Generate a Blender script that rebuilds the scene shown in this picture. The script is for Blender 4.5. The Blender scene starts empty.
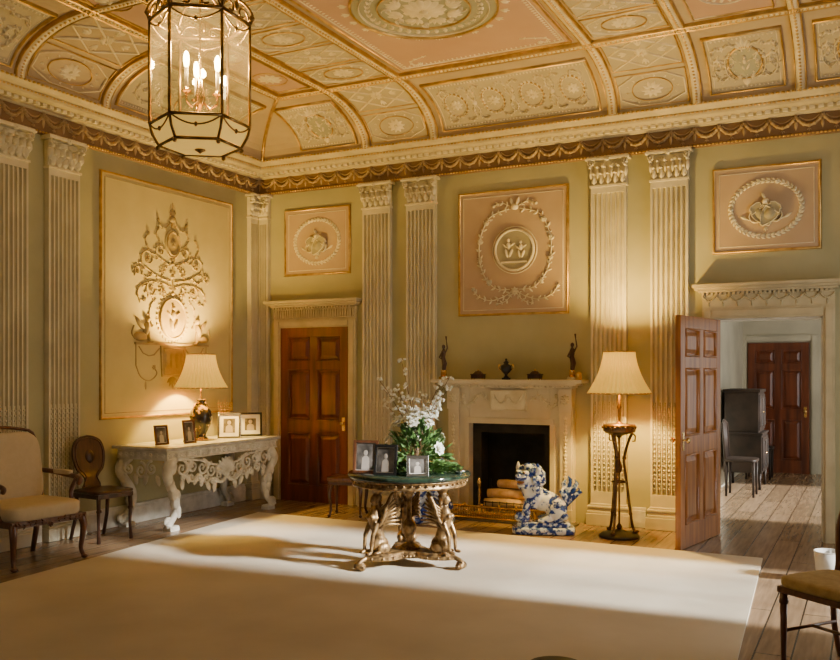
import bpy, math, random
from mathutils import Vector, Matrix
random.seed(7)
pi=math.pi; cos=math.cos; sin=math.sin
C=bpy.context.scene.collection
XL,XR,YF,YB=-6.76,1.3,-3.0,8.87

# ---------------------------------------------------------------- materials
def mat(name,col,rough=.6,metal=0,col2=None,scale=6,bump=0,bscale=40,stretch=None,spec=.5,contrast=(.35,.65),coat=0,mid=None):
    m=bpy.data.materials.new(name); m.use_nodes=True; nt=m.node_tree; N=nt.nodes; L=nt.links
    p=N['Principled BSDF']; p.inputs['Roughness'].default_value=rough; p.inputs['Metallic'].default_value=metal
    p.inputs['Specular IOR Level'].default_value=spec; p.inputs['Coat Weight'].default_value=coat
    tc=N.new('ShaderNodeTexCoord'); mp=N.new('ShaderNodeMapping'); L.new(tc.outputs['Object'],mp.inputs[0])
    if stretch: mp.inputs['Scale'].default_value=stretch
    n=N.new('ShaderNodeTexNoise'); n.inputs['Scale'].default_value=scale; n.inputs['Detail'].default_value=5; L.new(mp.outputs[0],n.inputs['Vector'])
    r=N.new('ShaderNodeValToRGB'); c2=col2 or tuple(c*.82 for c in col)
    r.color_ramp.elements[0].position=contrast[0]; r.color_ramp.elements[1].position=contrast[1]
    r.color_ramp.elements[0].color=(*c2,1); r.color_ramp.elements[1].color=(*col,1)
    if mid: e=r.color_ramp.elements.new(sum(contrast)/2); e.color=(*mid,1)
    L.new(n.outputs['Fac'],r.inputs[0]); L.new(r.outputs[0],p.inputs['Base Color'])
    if bump:
        n2=N.new('ShaderNodeTexNoise'); n2.inputs['Scale'].default_value=bscale; L.new(mp.outputs[0],n2.inputs['Vector'])
        b=N.new('ShaderNodeBump'); b.inputs['Strength'].default_value=bump; b.inputs['Distance'].default_value=.01
        L.new(n2.outputs['Fac'],b.inputs['Height']); L.new(b.outputs[0],p.inputs['Normal'])
    return m
M={}
M['wall']=mat('wall_paint',(.43,.405,.235),.75,col2=(.37,.35,.20),scale=2,bump=.05)
M['hallwall']=mat('hall_paint',(.54,.50,.38),.8,scale=2)
M['cream']=mat('cream_plaster',(.58,.50,.31),.6,col2=(.47,.40,.24),scale=5,bump=.05)
M['pil']=mat('pilaster_paint',(.66,.61,.45),.55,col2=(.55,.505,.365),scale=4,bump=.05)
M['relief']=mat('relief_plaster',(.80,.73,.53),.6,col2=(.66,.59,.40),scale=8)
M['panel']=mat('panel_plaster',(.50,.37,.245),.7,col2=(.45,.33,.215),scale=3)
M['medal']=mat('medallion_ground',(.42,.38,.25),.7,scale=3)
M['panelL']=mat('panel_cream',(.62,.53,.25),.7,col2=(.57,.48,.22),scale=3)
M['reliefL']=mat('relief_ochre',(.49,.37,.16),.55,col2=(.37,.27,.11),scale=8)
M['brown']=mat('frieze_brown',(.26,.155,.075),.6,col2=(.205,.12,.055),scale=4)
M['friezer']=mat('frieze_swags',(.50,.36,.18),.5,col2=(.34,.23,.11),scale=9)
M['ceil']=mat('ceiling_plaster',(.48,.38,.245),.7,col2=(.42,.325,.205),scale=2)
M['ceilp']=mat('ceiling_pink',(.50,.325,.225),.7,col2=(.46,.295,.205),scale=2)
M['ceilg']=mat('ceiling_cream',(.49,.43,.29),.7,col2=(.43,.37,.25),scale=2)
M['ceilm']=mat('ceiling_pale_sage',(.37,.36,.26),.7,col2=(.32,.31,.22),scale=2)
M['reliefc']=mat('ceiling_relief_plaster',(.80,.71,.50),.6,col2=(.64,.55,.35),scale=8)
M['gold']=mat('gilding',(.66,.44,.15),.38,.75,col2=(.44,.28,.09),scale=10,bump=.05)
M['goldd']=mat('aged_gilding',(.40,.26,.11),.40,.65,col2=(.10,.058,.027),scale=26,bump=.25)
M['bronze']=mat('dark_bronze',(.16,.10,.045),.33,.75,col2=(.07,.042,.02),scale=12)
M['lbrass']=mat('lantern_bronze',(.42,.27,.10),.30,.85,col2=(.20,.12,.045),scale=12)
M['brass']=mat('brass',(.85,.60,.25),.25,1,col2=(.6,.38,.14),scale=10)
M['mahog']=mat('mahogany',(.19,.044,.013),.36,col2=(.075,.017,.006),scale=2.2,stretch=(6,6,.6),coat=.12)
M['mahogl']=mat('mahogany_light',(.40,.155,.032),.30,col2=(.19,.062,.013),scale=2.6,stretch=(7,7,.6),coat=.2)
M['darkwood']=mat('dark_wood',(.075,.030,.017),.3,col2=(.03,.012,.008),scale=5,stretch=(6,6,1),coat=.2)
M['ebony']=mat('ebonised_wood',(.035,.022,.016),.5,col2=(.014,.010,.008),scale=5,spec=.25)
M['midwood']=mat('walnut',(.16,.06,.025),.3,col2=(.07,.026,.012),scale=5,stretch=(6,6,1),coat=.3)
M['white']=mat('white_paint',(.76,.74,.66),.5,col2=(.56,.54,.46),scale=9,bump=.1)
M['marblew']=mat('cream_marble',(.68,.62,.46),.35,col2=(.60,.53,.38),scale=4)
M['marbleg']=mat('grey_marble',(.62,.60,.54),.25,col2=(.40,.39,.35),scale=7)
M['marbled']=mat('green_marble',(.022,.045,.028),.10,col2=(.008,.014,.010),scale=11)
M['black']=mat('black_iron',(.012,.012,.012),.5,col2=(.006,.006,.006))
M['soot']=mat('sooty_brick',(.045,.040,.034),.9,col2=(.02,.02,.016),bump=.4)
M['slate']=mat('slate_hearth',(.10,.09,.08),.4)
M['carpet']=mat('carpet_wool',(.64,.575,.455),.95,col2=(.55,.49,.38),scale=1.3,bump=.5,bscale=220,spec=.1)
M['uphol']=mat('cream_damask',(.55,.46,.31),.85,col2=(.52,.43,.285),scale=25,bump=.15,bscale=150,spec=.2)
M['gcush']=mat('gold_damask',(.46,.35,.16),.8,col2=(.38,.28,.12),scale=30,bump=.2,bscale=150,spec=.2)
M['log']=mat('split_log',(.78,.56,.34),.9,col2=(.58,.38,.20),scale=14,bump=.5)
M['leaf']=mat('foliage',(.12,.24,.055),.5,col2=(.04,.10,.025),scale=20)
M['petal']=mat('white_petal',(.88,.88,.80),.6,col2=(.78,.79,.66),scale=20)
M['twig']=mat('twig',(.20,.13,.07),.8)
M['silver']=mat('silver',(.75,.74,.70),.25,1)
M['photo']=mat('photo_print',(.22,.20,.18),.3,col2=(.04,.036,.032),scale=9)
M['paper']=mat('mount_card',(.85,.83,.78),.6)
M['skin']=mat('photo_tone',(.45,.40,.35),.4)
M['vase']=mat('dark_lacquer_vase',(.55,.36,.12),.15,col2=(.02,.018,.02),scale=16,contrast=(.56,.62))
M['bin']=mat('white_enamel',(.80,.79,.74),.4)
M['candle']=mat('candle_wax',(.85,.78,.60),.5)
M['porc']=mat('white_porcelain',(.74,.78,.84),.10,col2=(.02,.05,.30),mid=(.30,.42,.68),scale=17,contrast=(.43,.50))
M['porcb']=mat('blue_porcelain',(.68,.74,.84),.10,col2=(.012,.04,.26),mid=(.14,.24,.56),scale=26,contrast=(.45,.58))
def floor_mat():
    m=bpy.data.materials.new('oak_boards'); m.use_nodes=True; nt=m.node_tree; N=nt.nodes; L=nt.links
    p=N['Principled BSDF']; p.inputs['Roughness'].default_value=.26
    tc=N.new('ShaderNodeTexCoord'); mp=N.new('ShaderNodeMapping'); mp.inputs['Rotation'].default_value=(0,0,pi/2)
    L.new(tc.outputs['Object'],mp.inputs[0])
    b=N.new('ShaderNodeTexBrick'); b.inputs['Scale'].default_value=1; b.inputs['Brick Width'].default_value=2.6; b.inputs['Row Height'].default_value=.19
    b.inputs['Mortar Size'].default_value=.005; b.inputs['Color1'].default_value=(.34,.235,.145,1); b.inputs['Color2'].default_value=(.25,.17,.10,1); b.inputs['Mortar'].default_value=(.02,.013,.008,1)
    b.offset=.37; L.new(mp.outputs[0],b.inputs[0])
    mp2=N.new('ShaderNodeMapping'); mp2.inputs['Scale'].default_value=(14,1,1); L.new(tc.outputs['Object'],mp2.inputs[0])
    n=N.new('ShaderNodeTexNoise'); n.inputs['Scale'].default_value=2.5; n.inputs['Detail'].default_value=6; L.new(mp2.outputs[0],n.inputs[0])
    mx=N.new('ShaderNodeMix'); mx.data_type='RGBA'; mx.blend_type='MULTIPLY'; mx.inputs[0].default_value=.55
    r=N.new('ShaderNodeValToRGB'); r.color_ramp.elements[0].color=(.45,.42,.4,1); r.color_ramp.elements[1].color=(1.25,1.2,1.15,1); r.color_ramp.elements[0].position=.3; r.color_ramp.elements[1].position=.7
    L.new(n.outputs[0],r.inputs[0]); L.new(b.outputs[0],mx.inputs[6]); L.new(r.outputs[0],mx.inputs[7]); L.new(mx.outputs[2],p.inputs['Base Color'])
    bp=N.new('ShaderNodeBump'); bp.inputs['Strength'].default_value=.3; bp.inputs['Distance'].default_value=.004; bp.invert=True
    L.new(b.outputs['Fac'],bp.inputs['Height']); L.new(bp.outputs[0],p.inputs['Normal'])
    return m
M['floor']=floor_mat()
def glass_mat():
    m=bpy.data.materials.new('clear_glass'); m.use_nodes=True; nt=m.node_tree; N=nt.nodes; L=nt.links
    N.remove(N['Principled BSDF']); o=N['Material Output']
    t=N.new('ShaderNodeBsdfTransparent'); t.inputs[0].default_value=(.94,.96,.90,1); g=N.new('ShaderNodeBsdfGlossy'); g.inputs['Roughness'].default_value=.03
    d=N.new('ShaderNodeBsdfTranslucent'); d.inputs[0].default_value=(.9,.80,.50,1)
    tc=N.new('ShaderNodeTexCoord'); n=N.new('ShaderNodeTexNoise'); n.inputs['Scale'].default_value=5; L.new(tc.outputs['Object'],n.inputs[0])
    mu=N.new('ShaderNodeMath'); mu.operation='MULTIPLY'; mu.inputs[1].default_value=.05; L.new(n.outputs[0],mu.inputs[0])
    x=N.new('ShaderNodeMixShader'); x.inputs[0].default_value=.13
    L.new(t.outputs[0],x.inputs[1]); L.new(g.outputs[0],x.inputs[2]); y=N.new('ShaderNodeMixShader'); L.new(mu.outputs[0],y.inputs[0]); L.new(x.outputs[0],y.inputs[1]); L.new(d.outputs[0],y.inputs[2]); L.new(y.outputs[0],o.inputs[0]); return m
M['glass']=glass_mat()
def shade_mat(name,c1,c2,em,tr,ec=None):
    m=bpy.data.materials.new(name); m.use_nodes=True; nt=m.node_tree; N=nt.nodes; L=nt.links
    p=N['Principled BSDF']; p.inputs['Roughness'].default_value=.9
    tc=N.new('ShaderNodeTexCoord'); n=N.new('ShaderNodeTexNoise'); n.inputs['Scale'].default_value=30; L.new(tc.outputs['Object'],n.inputs[0])
    r=N.new('ShaderNodeValToRGB'); r.color_ramp.elements[0].color=(*c1,1); r.color_ramp.elements[1].color=(*c2,1); L.new(n.outputs[0],r.inputs[0])
    L.new(r.outputs[0],p.inputs['Base Color']); p.inputs['Emission Color'].default_value=(*(ec or c2),1); p.inputs['Emission Strength'].default_value=em
    t=N.new('ShaderNodeBsdfTranslucent'); L.new(r.outputs[0],t.inputs[0])
    x=N.new('ShaderNodeMixShader'); x.inputs[0].default_value=tr; L.new(p.outputs[0],x.inputs[1]); L.new(t.outputs[0],x.inputs[2]); L.new(x.outputs[0],N['Material Output'].inputs[0]); return m
M['shade']=shade_mat('silk_shade',(.80,.50,.07),(.86,.56,.09),.55,.0035,(1,.60,.075))
M['opal']=shade_mat('frosted_glass',(.85,.55,.12),(.90,.60,.15),.60,.01,(1,.62,.12))
def emit(name,col,s):
    m=mat(name,col,.5); p=m.node_tree.nodes['Principled BSDF']; p.inputs['Emission Color'].default_value=(*col,1); p.inputs['Emission Strength'].default_value=s; return m
M['bulb']=emit('glowing_bulb',(1,.70,.26),45)

# ---------------------------------------------------------------- mesh builder
class B:
    def __init__(s): s.v=[];s.f=[];s.sm=[];s.M=Matrix()
    def add(s,vs,fs,sm=False):
        o=len(s.v); s.v+= [s.M@Vector(v) for v in vs]; s.f+=[tuple(i+o for i in f) for f in fs]; s.sm+=[sm]*len(fs)
    def box(s,x0,x1,y0,y1,z0,z1):
        s.add([(x0,y0,z0),(x1,y0,z0),(x1,y1,z0),(x0,y1,z0),(x0,y0,z1),(x1,y0,z1),(x1,y1,z1),(x0,y1,z1)],
              [(0,3,2,1),(4,5,6,7),(0,1,5,4),(1,2,6,5),(2,3,7,6),(3,0,4,7)])
    def frust(s,x0,x1,y0,y1,z0,z1,k):
        cx=(x0+x1)/2;cy=(y0+y1)/2;hx=(x1-x0)/2*k;hy=(y1-y0)/2*k
        s.add([(x0,y0,z0),(x1,y0,z0),(x1,y1,z0),(x0,y1,z0),(cx-hx,cy-hy,z1),(cx+hx,cy-hy,z1),(cx+hx,cy+hy,z1),(cx-hx,cy+hy,z1)],
              [(0,3,2,1),(4,5,6,7),(0,1,5,4),(1,2,6,5),(2,3,7,6),(3,0,4,7)])
    def lathe(s,prof,c=(0,0,0),n=24,sm=True,ph=0,mod=None):
        s.shell(prof,c,n,sm,mod,ph); o=len(s.v)-n*len(prof)
        k=len(prof)-1; s.f.append(tuple(o+i for i in range(n-1,-1,-1))); s.f.append(tuple(o+k*n+i for i in range(n))); s.sm+=[sm,sm]
    def shell(s,prof,c=(0,0,0),n=24,sm=True,mod=None,ph=0):
        vs=[];fs=[]
        for r,z in prof:
            for i in range(n):
                a=2*pi*i/n+ph; q=r*(mod(a) if mod else 1); vs.append((c[0]+q*cos(a),c[1]+q*sin(a),c[2]+z))
        for j in range(len(prof)-1):
            for i in range(n):
                k=(i+1)%n; fs.append((j*n+i,j*n+k,(j+1)*n+k,(j+1)*n+i))
        s.add(vs,fs,sm)
    def tube(s,pts,r,n=8,closed=False,sm=True):
        pts=[Vector(p) for p in pts]; N=len(pts); rs=r if isinstance(r,(list,tuple)) else [r]*N
        vs=[];fs=[]; up=None
        for i,p in enumerate(pts):
            a=pts[(i-1)%N] if (i>0 or closed) else p; b=pts[(i+1)%N] if (i<N-1 or closed) else p
            t=(b-a).normalized()
            if up is None: up=Vector((0,0,1)) if abs(t.z)<.9 else Vector((1,0,0))
            x=t.cross(up).normalized(); up=x.cross(t).normalized()
            for k in range(n):
                q=2*pi*k/n; vs.append(p+(x*cos(q)+up*sin(q))*rs[i])
        for i in range(N if closed else N-1):
            j=(i+1)%N
            for k in range(n):
                l=(k+1)%n; fs.append((i*n+k,i*n+l,j*n+l,j*n+k))
        if not closed: fs.append(tuple(range(n-1,-1,-1))); fs.append(tuple((N-1)*n+k for k in range(n)))
        s.add(vs,fs,sm)
    def ball(s,c,r,n=12,m=8,e=1,R=None):
        if not isinstance(r,(list,tuple)): r=(r,r,r)
        vs=[];fs=[]
        pw=lambda q: math.copysign(abs(q)**e,q)
        for j in range(m+1):
            t=-pi/2+pi*j/m
            for i in range(n):
                a=2*pi*(i+.5)/n; w=Vector((r[0]*pw(cos(t))*pw(cos(a)),r[1]*pw(cos(t))*pw(sin(a)),r[2]*pw(sin(t))))
                if R: w=R@w
                vs.append(Vector(c)+w)
        for j in range(m):
            for i in range(n):
                k=(i+1)%n; fs.append((j*n+i,j*n+k,(j+1)*n+k,(j+1)*n+i))
        s.add(vs,fs,True)
    def cushion(s,c,sx,sy,sz): s.ball(c,(sx/2,sy/2,sz/2),28,16,.38)
    def plate(s,outline,P,h0,h1):
        n=len(outline); vs=[P(a,b,h0) for a,b in outline]+[P(a,b,h1) for a,b in outline]
        fs=[tuple(range(n,2*n)),tuple(range(n-1,-1,-1))]+[(i,(i+1)%n,n+(i+1)%n,n+i) for i in range(n)]
        s.add(vs,fs)
    def obj(s,name,m,parent=None,loc=None,bevel=0,remesh=0,**kw):
        me=bpy.data.meshes.new(name); me.from_pydata([tuple(v) for v in s.v],[],s.f); me.polygons.foreach_set('use_smooth',s.sm); me.materials.append(M[m] if isinstance(m,str) else m)
        me.validate(); me.update()
        o=bpy.data.objects.new(name,me); C.objects.link(o)
        if parent: o.parent=parent
        if loc: o.location=loc
        if bevel:
            d=o.modifiers.new('b','BEVEL'); d.width=bevel; d.segments=2; d.limit_method='ANGLE'
        if remesh:
            d=o.modifiers.new('r','REMESH'); d.mode='VOXEL'; d.voxel_size=remesh; d.use_smooth_shade=True
            d=o.modifiers.new('s','SMOOTH'); d.iterations=2
        for k,q in kw.items(): o[k]=q
        return o
def thing(name,label,cat,loc=(0,0,0),rz=0,**kw):
    e=bpy.data.objects.new(name,None); e.empty_display_size=.1; e.location=loc; e.rotation_euler=(0,0,rz); C.objects.link(e)
    e['label']=label; e['category']=cat
    for k,q in kw.items(): e[k]=q
    return e
def dup(e,loc,rz=None,label=None,**kw):
    n=e.copy(); C.objects.link(n); n.location=loc
    if rz is not None: n.rotation_euler=(0,0,rz)
    if label: n['label']=label
    for k,q in kw.items(): n[k]=q
    def rec(a,b):
        for ch in a.children:
            if ch.type=='LIGHT': continue
            c2=ch.copy(); C.objects.link(c2); c2.parent=b; rec(ch,c2)
    rec(e,n); return n
def struct(o,label=None):
    o['kind']='structure'
    if label: o['label']=label
    return o

# ---------------------------------------------------------------- relief toolkit (a,b in surface plane, h = height)
PB=lambda a,b,h:(a,YB-h,b)
PL=lambda a,b,h:(XL+h,a,b)
ZC,ZT,T0,TW,CL=4.07,4.50,.26,.86,1.05
def cove(b,h):
    th=b/CL*pi/2; t=T0+TW*(1-cos(th)); z=ZC+(ZT-ZC)*sin(th)
    nt,nz=(ZT-ZC)*cos(th),-TW*sin(th); l=math.hypot(nt,nz); return t+nt/l*h, z+nz/l*h
def PCB(a,b,h): t,z=cove(b,h); return (a,YB-t,z)
def PCL(a,b,h): t,z=cove(b,h); return (XL+t,a,z)
PF=lambda a,b,h:(a,b,ZT-h)
def rib(B_,P,pts,w,h,closed=False,prof=None):
    n=len(pts); vs=[];fs=[]
    prof=prof or [(-.5,0),(-.36,.7),(0,1),(.36,.7),(.5,0)]; k=len(prof)
    for i,(a,b) in enumerate(pts):
        p0=pts[(i-1)%n] if (closed or i>0) else None; p1=pts[(i+1)%n] if (closed or i<n-1) else None
        def nrm(p,q):
            dx,dy=q[0]-p[0],q[1]-p[1]; l=math.hypot(dx,dy) or 1; return (-dy/l,dx/l)
        n0=nrm(p0,(a,b)) if p0 else None; n1=nrm((a,b),p1) if p1 else None
        if n0 and n1:
            mx,my=n0[0]+n1[0],n0[1]+n1[1]; l2=mx*mx+my*my
            if l2<.3: nx,ny=n1
            else: nx,ny=2*mx/l2,2*my/l2
        else: nx,ny=n0 or n1
        for u,hh in prof: vs.append(P(a+nx*u*w,b+ny*u*w,hh*h))
    for i in range(n if closed else n-1):
        j=(i+1)%n
        for q in range(k-1): fs.append((i*k+q,i*k+q+1,j*k+q+1,j*k+q))
    B_.add(vs,fs,True)
def rect(B_,P,a0,a1,b0,b1,w,h,sub=1):
    pts=[]
    def seg(x0,y0,x1,y1,n):
        for i in range(n): pts.append((x0+(x1-x0)*i/n,y0+(y1-y0)*i/n))
    seg(a0,b0,a1,b0,1);seg(a1,b0,a1,b1,sub);seg(a1,b1,a0,b1,1);seg(a0,b1,a0,b0,sub)
    rib(B_,P,pts,w,h,True)
def patch(B_,P,a0,a1,b0,b1,h,nb=1):
    vs=[];fs=[]
    for j in range(nb+1):
        b=b0+(b1-b0)*j/nb
        vs+=[P(a0,b,0),P(a0,b,h),P(a1,b,h),P(a1,b,0)]
    for j in range(nb):
        for q in range(3): fs.append((4*j+q,4*j+q+1,4*j+5+q,4*j+4+q))
    B_.add(vs,fs)
def leaf(B_,P,a,b,ang,Ln,W,h):
    c,s_=cos(ang),sin(ang)
    f=lambda u,v,hh:P(a+c*u-s_*v,b+s_*u+c*v,hh)
    vs=[f(0,0,h*.3)]
    for u,w,hh in((.25,.38,h),(.55,.5,h),(.85,.25,h*.7)): vs+=[f(u*Ln,w*W,0),f(u*Ln,0,hh),f(u*Ln,-w*W,0)]
    vs.append(f(Ln,0,0))
    fs=[(0,2,1),(0,3,2),(1,2,5,4),(2,3,6,5),(4,5,8,7),(5,6,9,8),(7,8,10),(8,9,10)]
    B_.add(vs,fs,True)
def dome(B_,P,a,b,ra,rb,h,n=10,rings=2,ang=0):
    vs=[];fs=[];c,s_=cos(ang),sin(ang)
    for j in range(rings):
        t=pi/2*j/rings
        for i in range(n):
            q=2*pi*i/n; u,v=ra*cos(q)*cos(t),rb*sin(q)*cos(t); vs.append(P(a+c*u-s_*v,b+s_*u+c*v,h*sin(t)))
    vs.append(P(a,b,h)); e=len(vs)-1
    for j in range(rings-1):
        for i in range(n): k=(i+1)%n; fs.append((j*n+i,j*n+k,(j+1)*n+k,(j+1)*n+i))
    for i in range(n): fs.append(((rings-1)*n+i,(rings-1)*n+(i+1)%n,e))
    B_.add(vs,fs,True)
def disc(B_,P,a,b,ra,rb,h,n=28):
    B_.plate([(a+ra*cos(2*pi*i/n),b+rb*sin(2*pi*i/n)) for i in range(n)],P,0,h)
def ring(B_,P,a,b,ra,rb,w,h,n=32,ang=0):
    c,s_=cos(ang),sin(ang); rib(B_,P,[(a+c*ra*cos(2*pi*i/n)-s_*rb*sin(2*pi*i/n),b+s_*ra*cos(2*pi*i/n)+c*rb*sin(2*pi*i/n)) for i in range(n)],w,h,True)
def beads(B_,P,pts,pitch,r,h):
    for (a0,b0),(a1,b1) in zip(pts,pts[1:]):
        L_=math.hypot(a1-a0,b1-b0); n=max(1,int(L_/pitch))
        for i in range(n): t=(i+.5)/n; dome(B_,P,a0+(a1-a0)*t,b0+(b1-b0)*t,r,r,h,6,1)
def leafrow(B_,P,a0,b0,a1,b1,pitch,L_,W,h,side=1):
    D=math.hypot(a1-a0,b1-b0); n=int(D/pitch); an=math.atan2(b1-b0,a1-a0)
    for i in range(n): t=(i+.5)/n; leaf(B_,P,a0+(a1-a0)*t,b0+(b1-b0)*t,an+side*pi/2,L_,W,h)
def wreath(B_,P,a,b,ra,rb,n,Ln,W,h):
    for i in range(n):
        q=2*pi*i/n; t=math.atan2(rb*cos(q),-ra*sin(q)); x,y=a+ra*cos(q),b+rb*sin(q)
        leaf(B_,P,x,y,t+.5,Ln,W,h); leaf(B_,P,x,y,t-.5,Ln,W,h)
def rosette(B_,P,a,b,r,h,n=8):
    for i in range(n): leaf(B_,P,a,b,2*pi*i/n,r,r*.55,h)
    dome(B_,P,a,b,r*.28,r*.28,h*1.4,8)
def spiral(B_,P,a,b,r0,turns,a0,sg,w,h,n=22):
    pts=[]
    for i in range(n+1):
        t=i/n; q=a0+sg*2*pi*turns*t; r=r0*(1-.85*t); pts.append((a+r*cos(q),b+r*sin(q)))
    rib(B_,P,pts,w,h); dome(B_,P,*pts[-1],w*.9,w*.9,h*1.3,8)
def fan(B_,P,a,b,ang,size,h,n=5,sp=.45):
    for i in range(n): leaf(B_,P,a,b,ang+(i-(n-1)/2)*sp,size*(1-.12*abs(i-(n-1)/2)),size*.3,h)
def swag(B_,P,a0,a1,b,drop,w,h,lv=True):
    n=10; pts=[(a0+(a1-a0)*i/n,b-drop*(1-(2*i/n-1)**2)) for i in range(n+1)]
    rib(B_,P,pts,w,h)
    if lv:
        for i in range(1,n,2): dome(B_,P,*pts[i],w*.75,w*.75,h*1.4,6)
def smooth(pts,k=6):
    out=[]; n=len(pts)
    for i in range(n-1):
        p0=pts[max(i-1,0)];p1=pts[i];p2=pts[i+1];p3=pts[min(i+2,n-1)]
        for j in range(k):
            t=j/k; out.append(tuple(.5*((2*b)+(-a+c)*t+(2*a-5*b+4*c-d)*t*t+(-a+3*b-3*c+d)*t**3) for a,b,c,d in zip(p0,p1,p2,p3)))
    out.append(tuple(pts[-1])); return out
def vine(B_,P,pts,w,h,lf,every=4,ros=.035):
    q=smooth(pts); rib(B_,P,q,w,h)
    for i in range(2,len(q)-2,every):
        an=math.atan2(q[i+1][1]-q[i-1][1],q[i+1][0]-q[i-1][0]); s_=1 if (i//every)%2 else -1
        leaf(B_,P,q[i][0],q[i][1],an+s_*.8,lf,lf*.4,h*1.1)
        leaf(B_,P,q[i][0],q[i][1],an-s_*.9,lf*.6,lf*.3,h)
    if ros: rosette(B_,P,q[-1][0],q[-1][1],ros,h*1.5,6)
def arabesque(B_,P,a,b,W,H,h=.02):
    for sg in(-1,1):
        f=lambda L_:[(a+sg*x*W/2,b+y*H/2) for x,y in L_]
        vine(B_,P,f([(.12,-.5),(.3,-.6),(.52,-.35),(.55,.15),(.4,.35),(.3,.1),(.4,-.05)]),.014,h,.05,3,.03)
        vine(B_,P,f([(.5,-.45),(.68,-.6),(.86,-.35),(.88,.1),(.76,.25),(.68,.02),(.76,-.12)]),.014,h,.05,3,.028)
        vine(B_,P,f([(.1,.45),(.25,.7),(.45,.72),(.6,.6),(.78,.65),(.88,.5)]),.010,h,.04,3,.02)
        leaf(B_,P,a+sg*W*.05,b-H*.30,pi/2-sg*.9,W*.12,H*.12,h)
    fan(B_,P,a,b+H*.25,pi/2,H*.2,h,5); leaf(B_,P,a,b-H*.25,-pi/2,H*.2,H*.12,h)
def figure(B_,P,a,b,s,h):
    dome(B_,P,a,b+.38*s,.08*s,.10*s,h,10); dome(B_,P,a,b+.12*s,.12*s,.20*s,h,10); dome(B_,P,a-.1*s,b-.24*s,.08*s,.26*s,h*.9,8,ang=.25)
    dome(B_,P,a+.12*s,b-.24*s,.08*s,.26*s,h*.9,8,ang=-.4); dome(B_,P,a+.2*s,b+.16*s,.045*s,.18*s,h*.8,8,ang=-1.0); dome(B_,P,a-.2*s,b+.12*s,.045*s,.18*s,h*.8,8,ang=.8)

# ---------------------------------------------------------------- shell
def wallobj(name,boxes,m='wall',label=None):
    b=B()
    for q in boxes: b.box(*q)
    return struct(b.obj(name,m),label)
wallobj('wall_left',[(XL-.25,XL,YF-.25,YB+.25,0,5)],label='sage painted plaster wall')
DX0,DX1,DZ=-1.34,-.38,2.06
FX0,FX1,FZ=-3.86,-2.95,1.0
wallobj('wall_back',[(XL,FX0,YB,YB+.25,0,5),(FX0,FX1,YB,YB+.25,FZ,5),(FX1,DX0,YB,YB+.25,0,5),(DX0,DX1,YB,YB+.25,DZ,5),(DX1,XR+.25,YB,YB+.25,0,5)],label='sage painted wall with doorway')
W1=(5.78,7.55,.25,3.1)
wallobj('wall_right',[(XR,XR+.25,YF-.25,W1[0],0,5),
   (XR,XR+.25,W1[0],W1[1],0,W1[2]),(XR,XR+.25,W1[0],W1[1],W1[3],5),(XR,XR+.25,W1[1],YB,0,5)])
W3=(-4.9,-3.9,.9,2.7)  # opening added behind the camera to let in fill daylight
wallobj('wall_front',[(XL,W3[0],YF-.25,YF,0,5),(W3[0],W3[1],YF-.25,YF,0,W3[2]),(W3[0],W3[1],YF-.25,YF,W3[3],5),(W3[1],XR,YF-.25,YF,0,5)])
HY=14.7; HX0,HX1=-1.78,1.9
HW=(9.9,13.2,.5,2.7)
wallobj('wall_hall_left',[(HX0-.2,HX0,YB+.25,HY+.2,0,3.2)],'hallwall')
wallobj('wall_hall_back',[(HX0,HX1,HY,HY+.2,0,3.2)],'hallwall')
wallobj('wall_hall_right',[(HX1,HX1+.2,YB+.25,HW[0],0,3.2),(HX1,HX1+.2,HW[0],HW[1],0,HW[2]),(HX1,HX1+.2,HW[0],HW[1],HW[3],3.2),(HX1,HX1+.2,HW[1],HY+.2,0,3.2)],'hallwall')
wallobj('ceiling_hall',[(HX0-.2,HX1+.2,YB+.25,HY+.2,3.2,3.35)],'hallwall')
b=B(); b.box(XL-.3,XR+.9,YF-.3,HY+.3,-.1,0); struct(b.obj('floor','floor'),'wide oak floorboards')
def loops(b,prof,sm=False):
    vs=[];fs=[]
    for t,z in prof: vs+=[(XL+t,YF+t,z),(XR-t,YF+t,z),(XR-t,YB-t,z),(XL+t,YB-t,z)]
    for j in range(len(prof)-1):
        for i in range(4): k=(i+1)%4; fs.append((4*j+i,4*j+k,4*j+4+k,4*j+4+i))
    return vs,fs
b=B(); pr=[cove(CL*i/12,0) for i in range(13)]; vs,fs=loops(b,pr); fs.append(tuple(48+i for i in range(4))); b.add(vs,fs,False)
b.box(XL-.25,XR+.25,YF-.25,YB+.25,4.9,5.05)  # unseen slab added over the ceiling to stop sky light leaking in
struct(b.obj('ceiling','ceil'),'coved plaster ceiling')
def sweep(name,prof,m,label=None):
    b=B(); vs,fs=loops(b,prof); b.add(vs,fs); return struct(b.obj(name,m),label)
sweep('trim_1',[(0,3.72),(.05,3.72),(.05,3.745),(.035,3.755),(.035,3.915),(0,3.92)],'brown','brown swag frieze')
sweep('trim_2',[(0,3.915),(.05,3.915),(.06,3.93),(.10,3.935),(.10,3.965),(.12,3.97),(.20,3.985),(.205,4.0),(.205,4.025),(.225,4.03),(.25,4.04),(.275,4.06),(.28,4.075),(.28,4.085),(0,4.085)],'cream','cream moulded cornice')
PBf=lambda a,z,h:(a,YB-.035-h,z); PLf=lambda a,z,h:(XL+.035+h,a,z)
b=B(); g=B()
def frieze(P,a0,a1):
    n=int((a1-a0)/.22); st=(a1-a0)/n
    for i in range(n):
        x=a0+i*st; swag(b,P,x,x+st,3.895,.085,.026,.026); swag(b,P,x+.03,x+st-.03,3.895,.04,.012,.014,False)
        fan(b,P,x+st/2,3.79,-pi/2,.035,.014,3,.7)
        rosette(b,P,x,3.89,.030,.03,6); leaf(b,P,x,3.87,-pi/2,.10,.03,.02)
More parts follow.
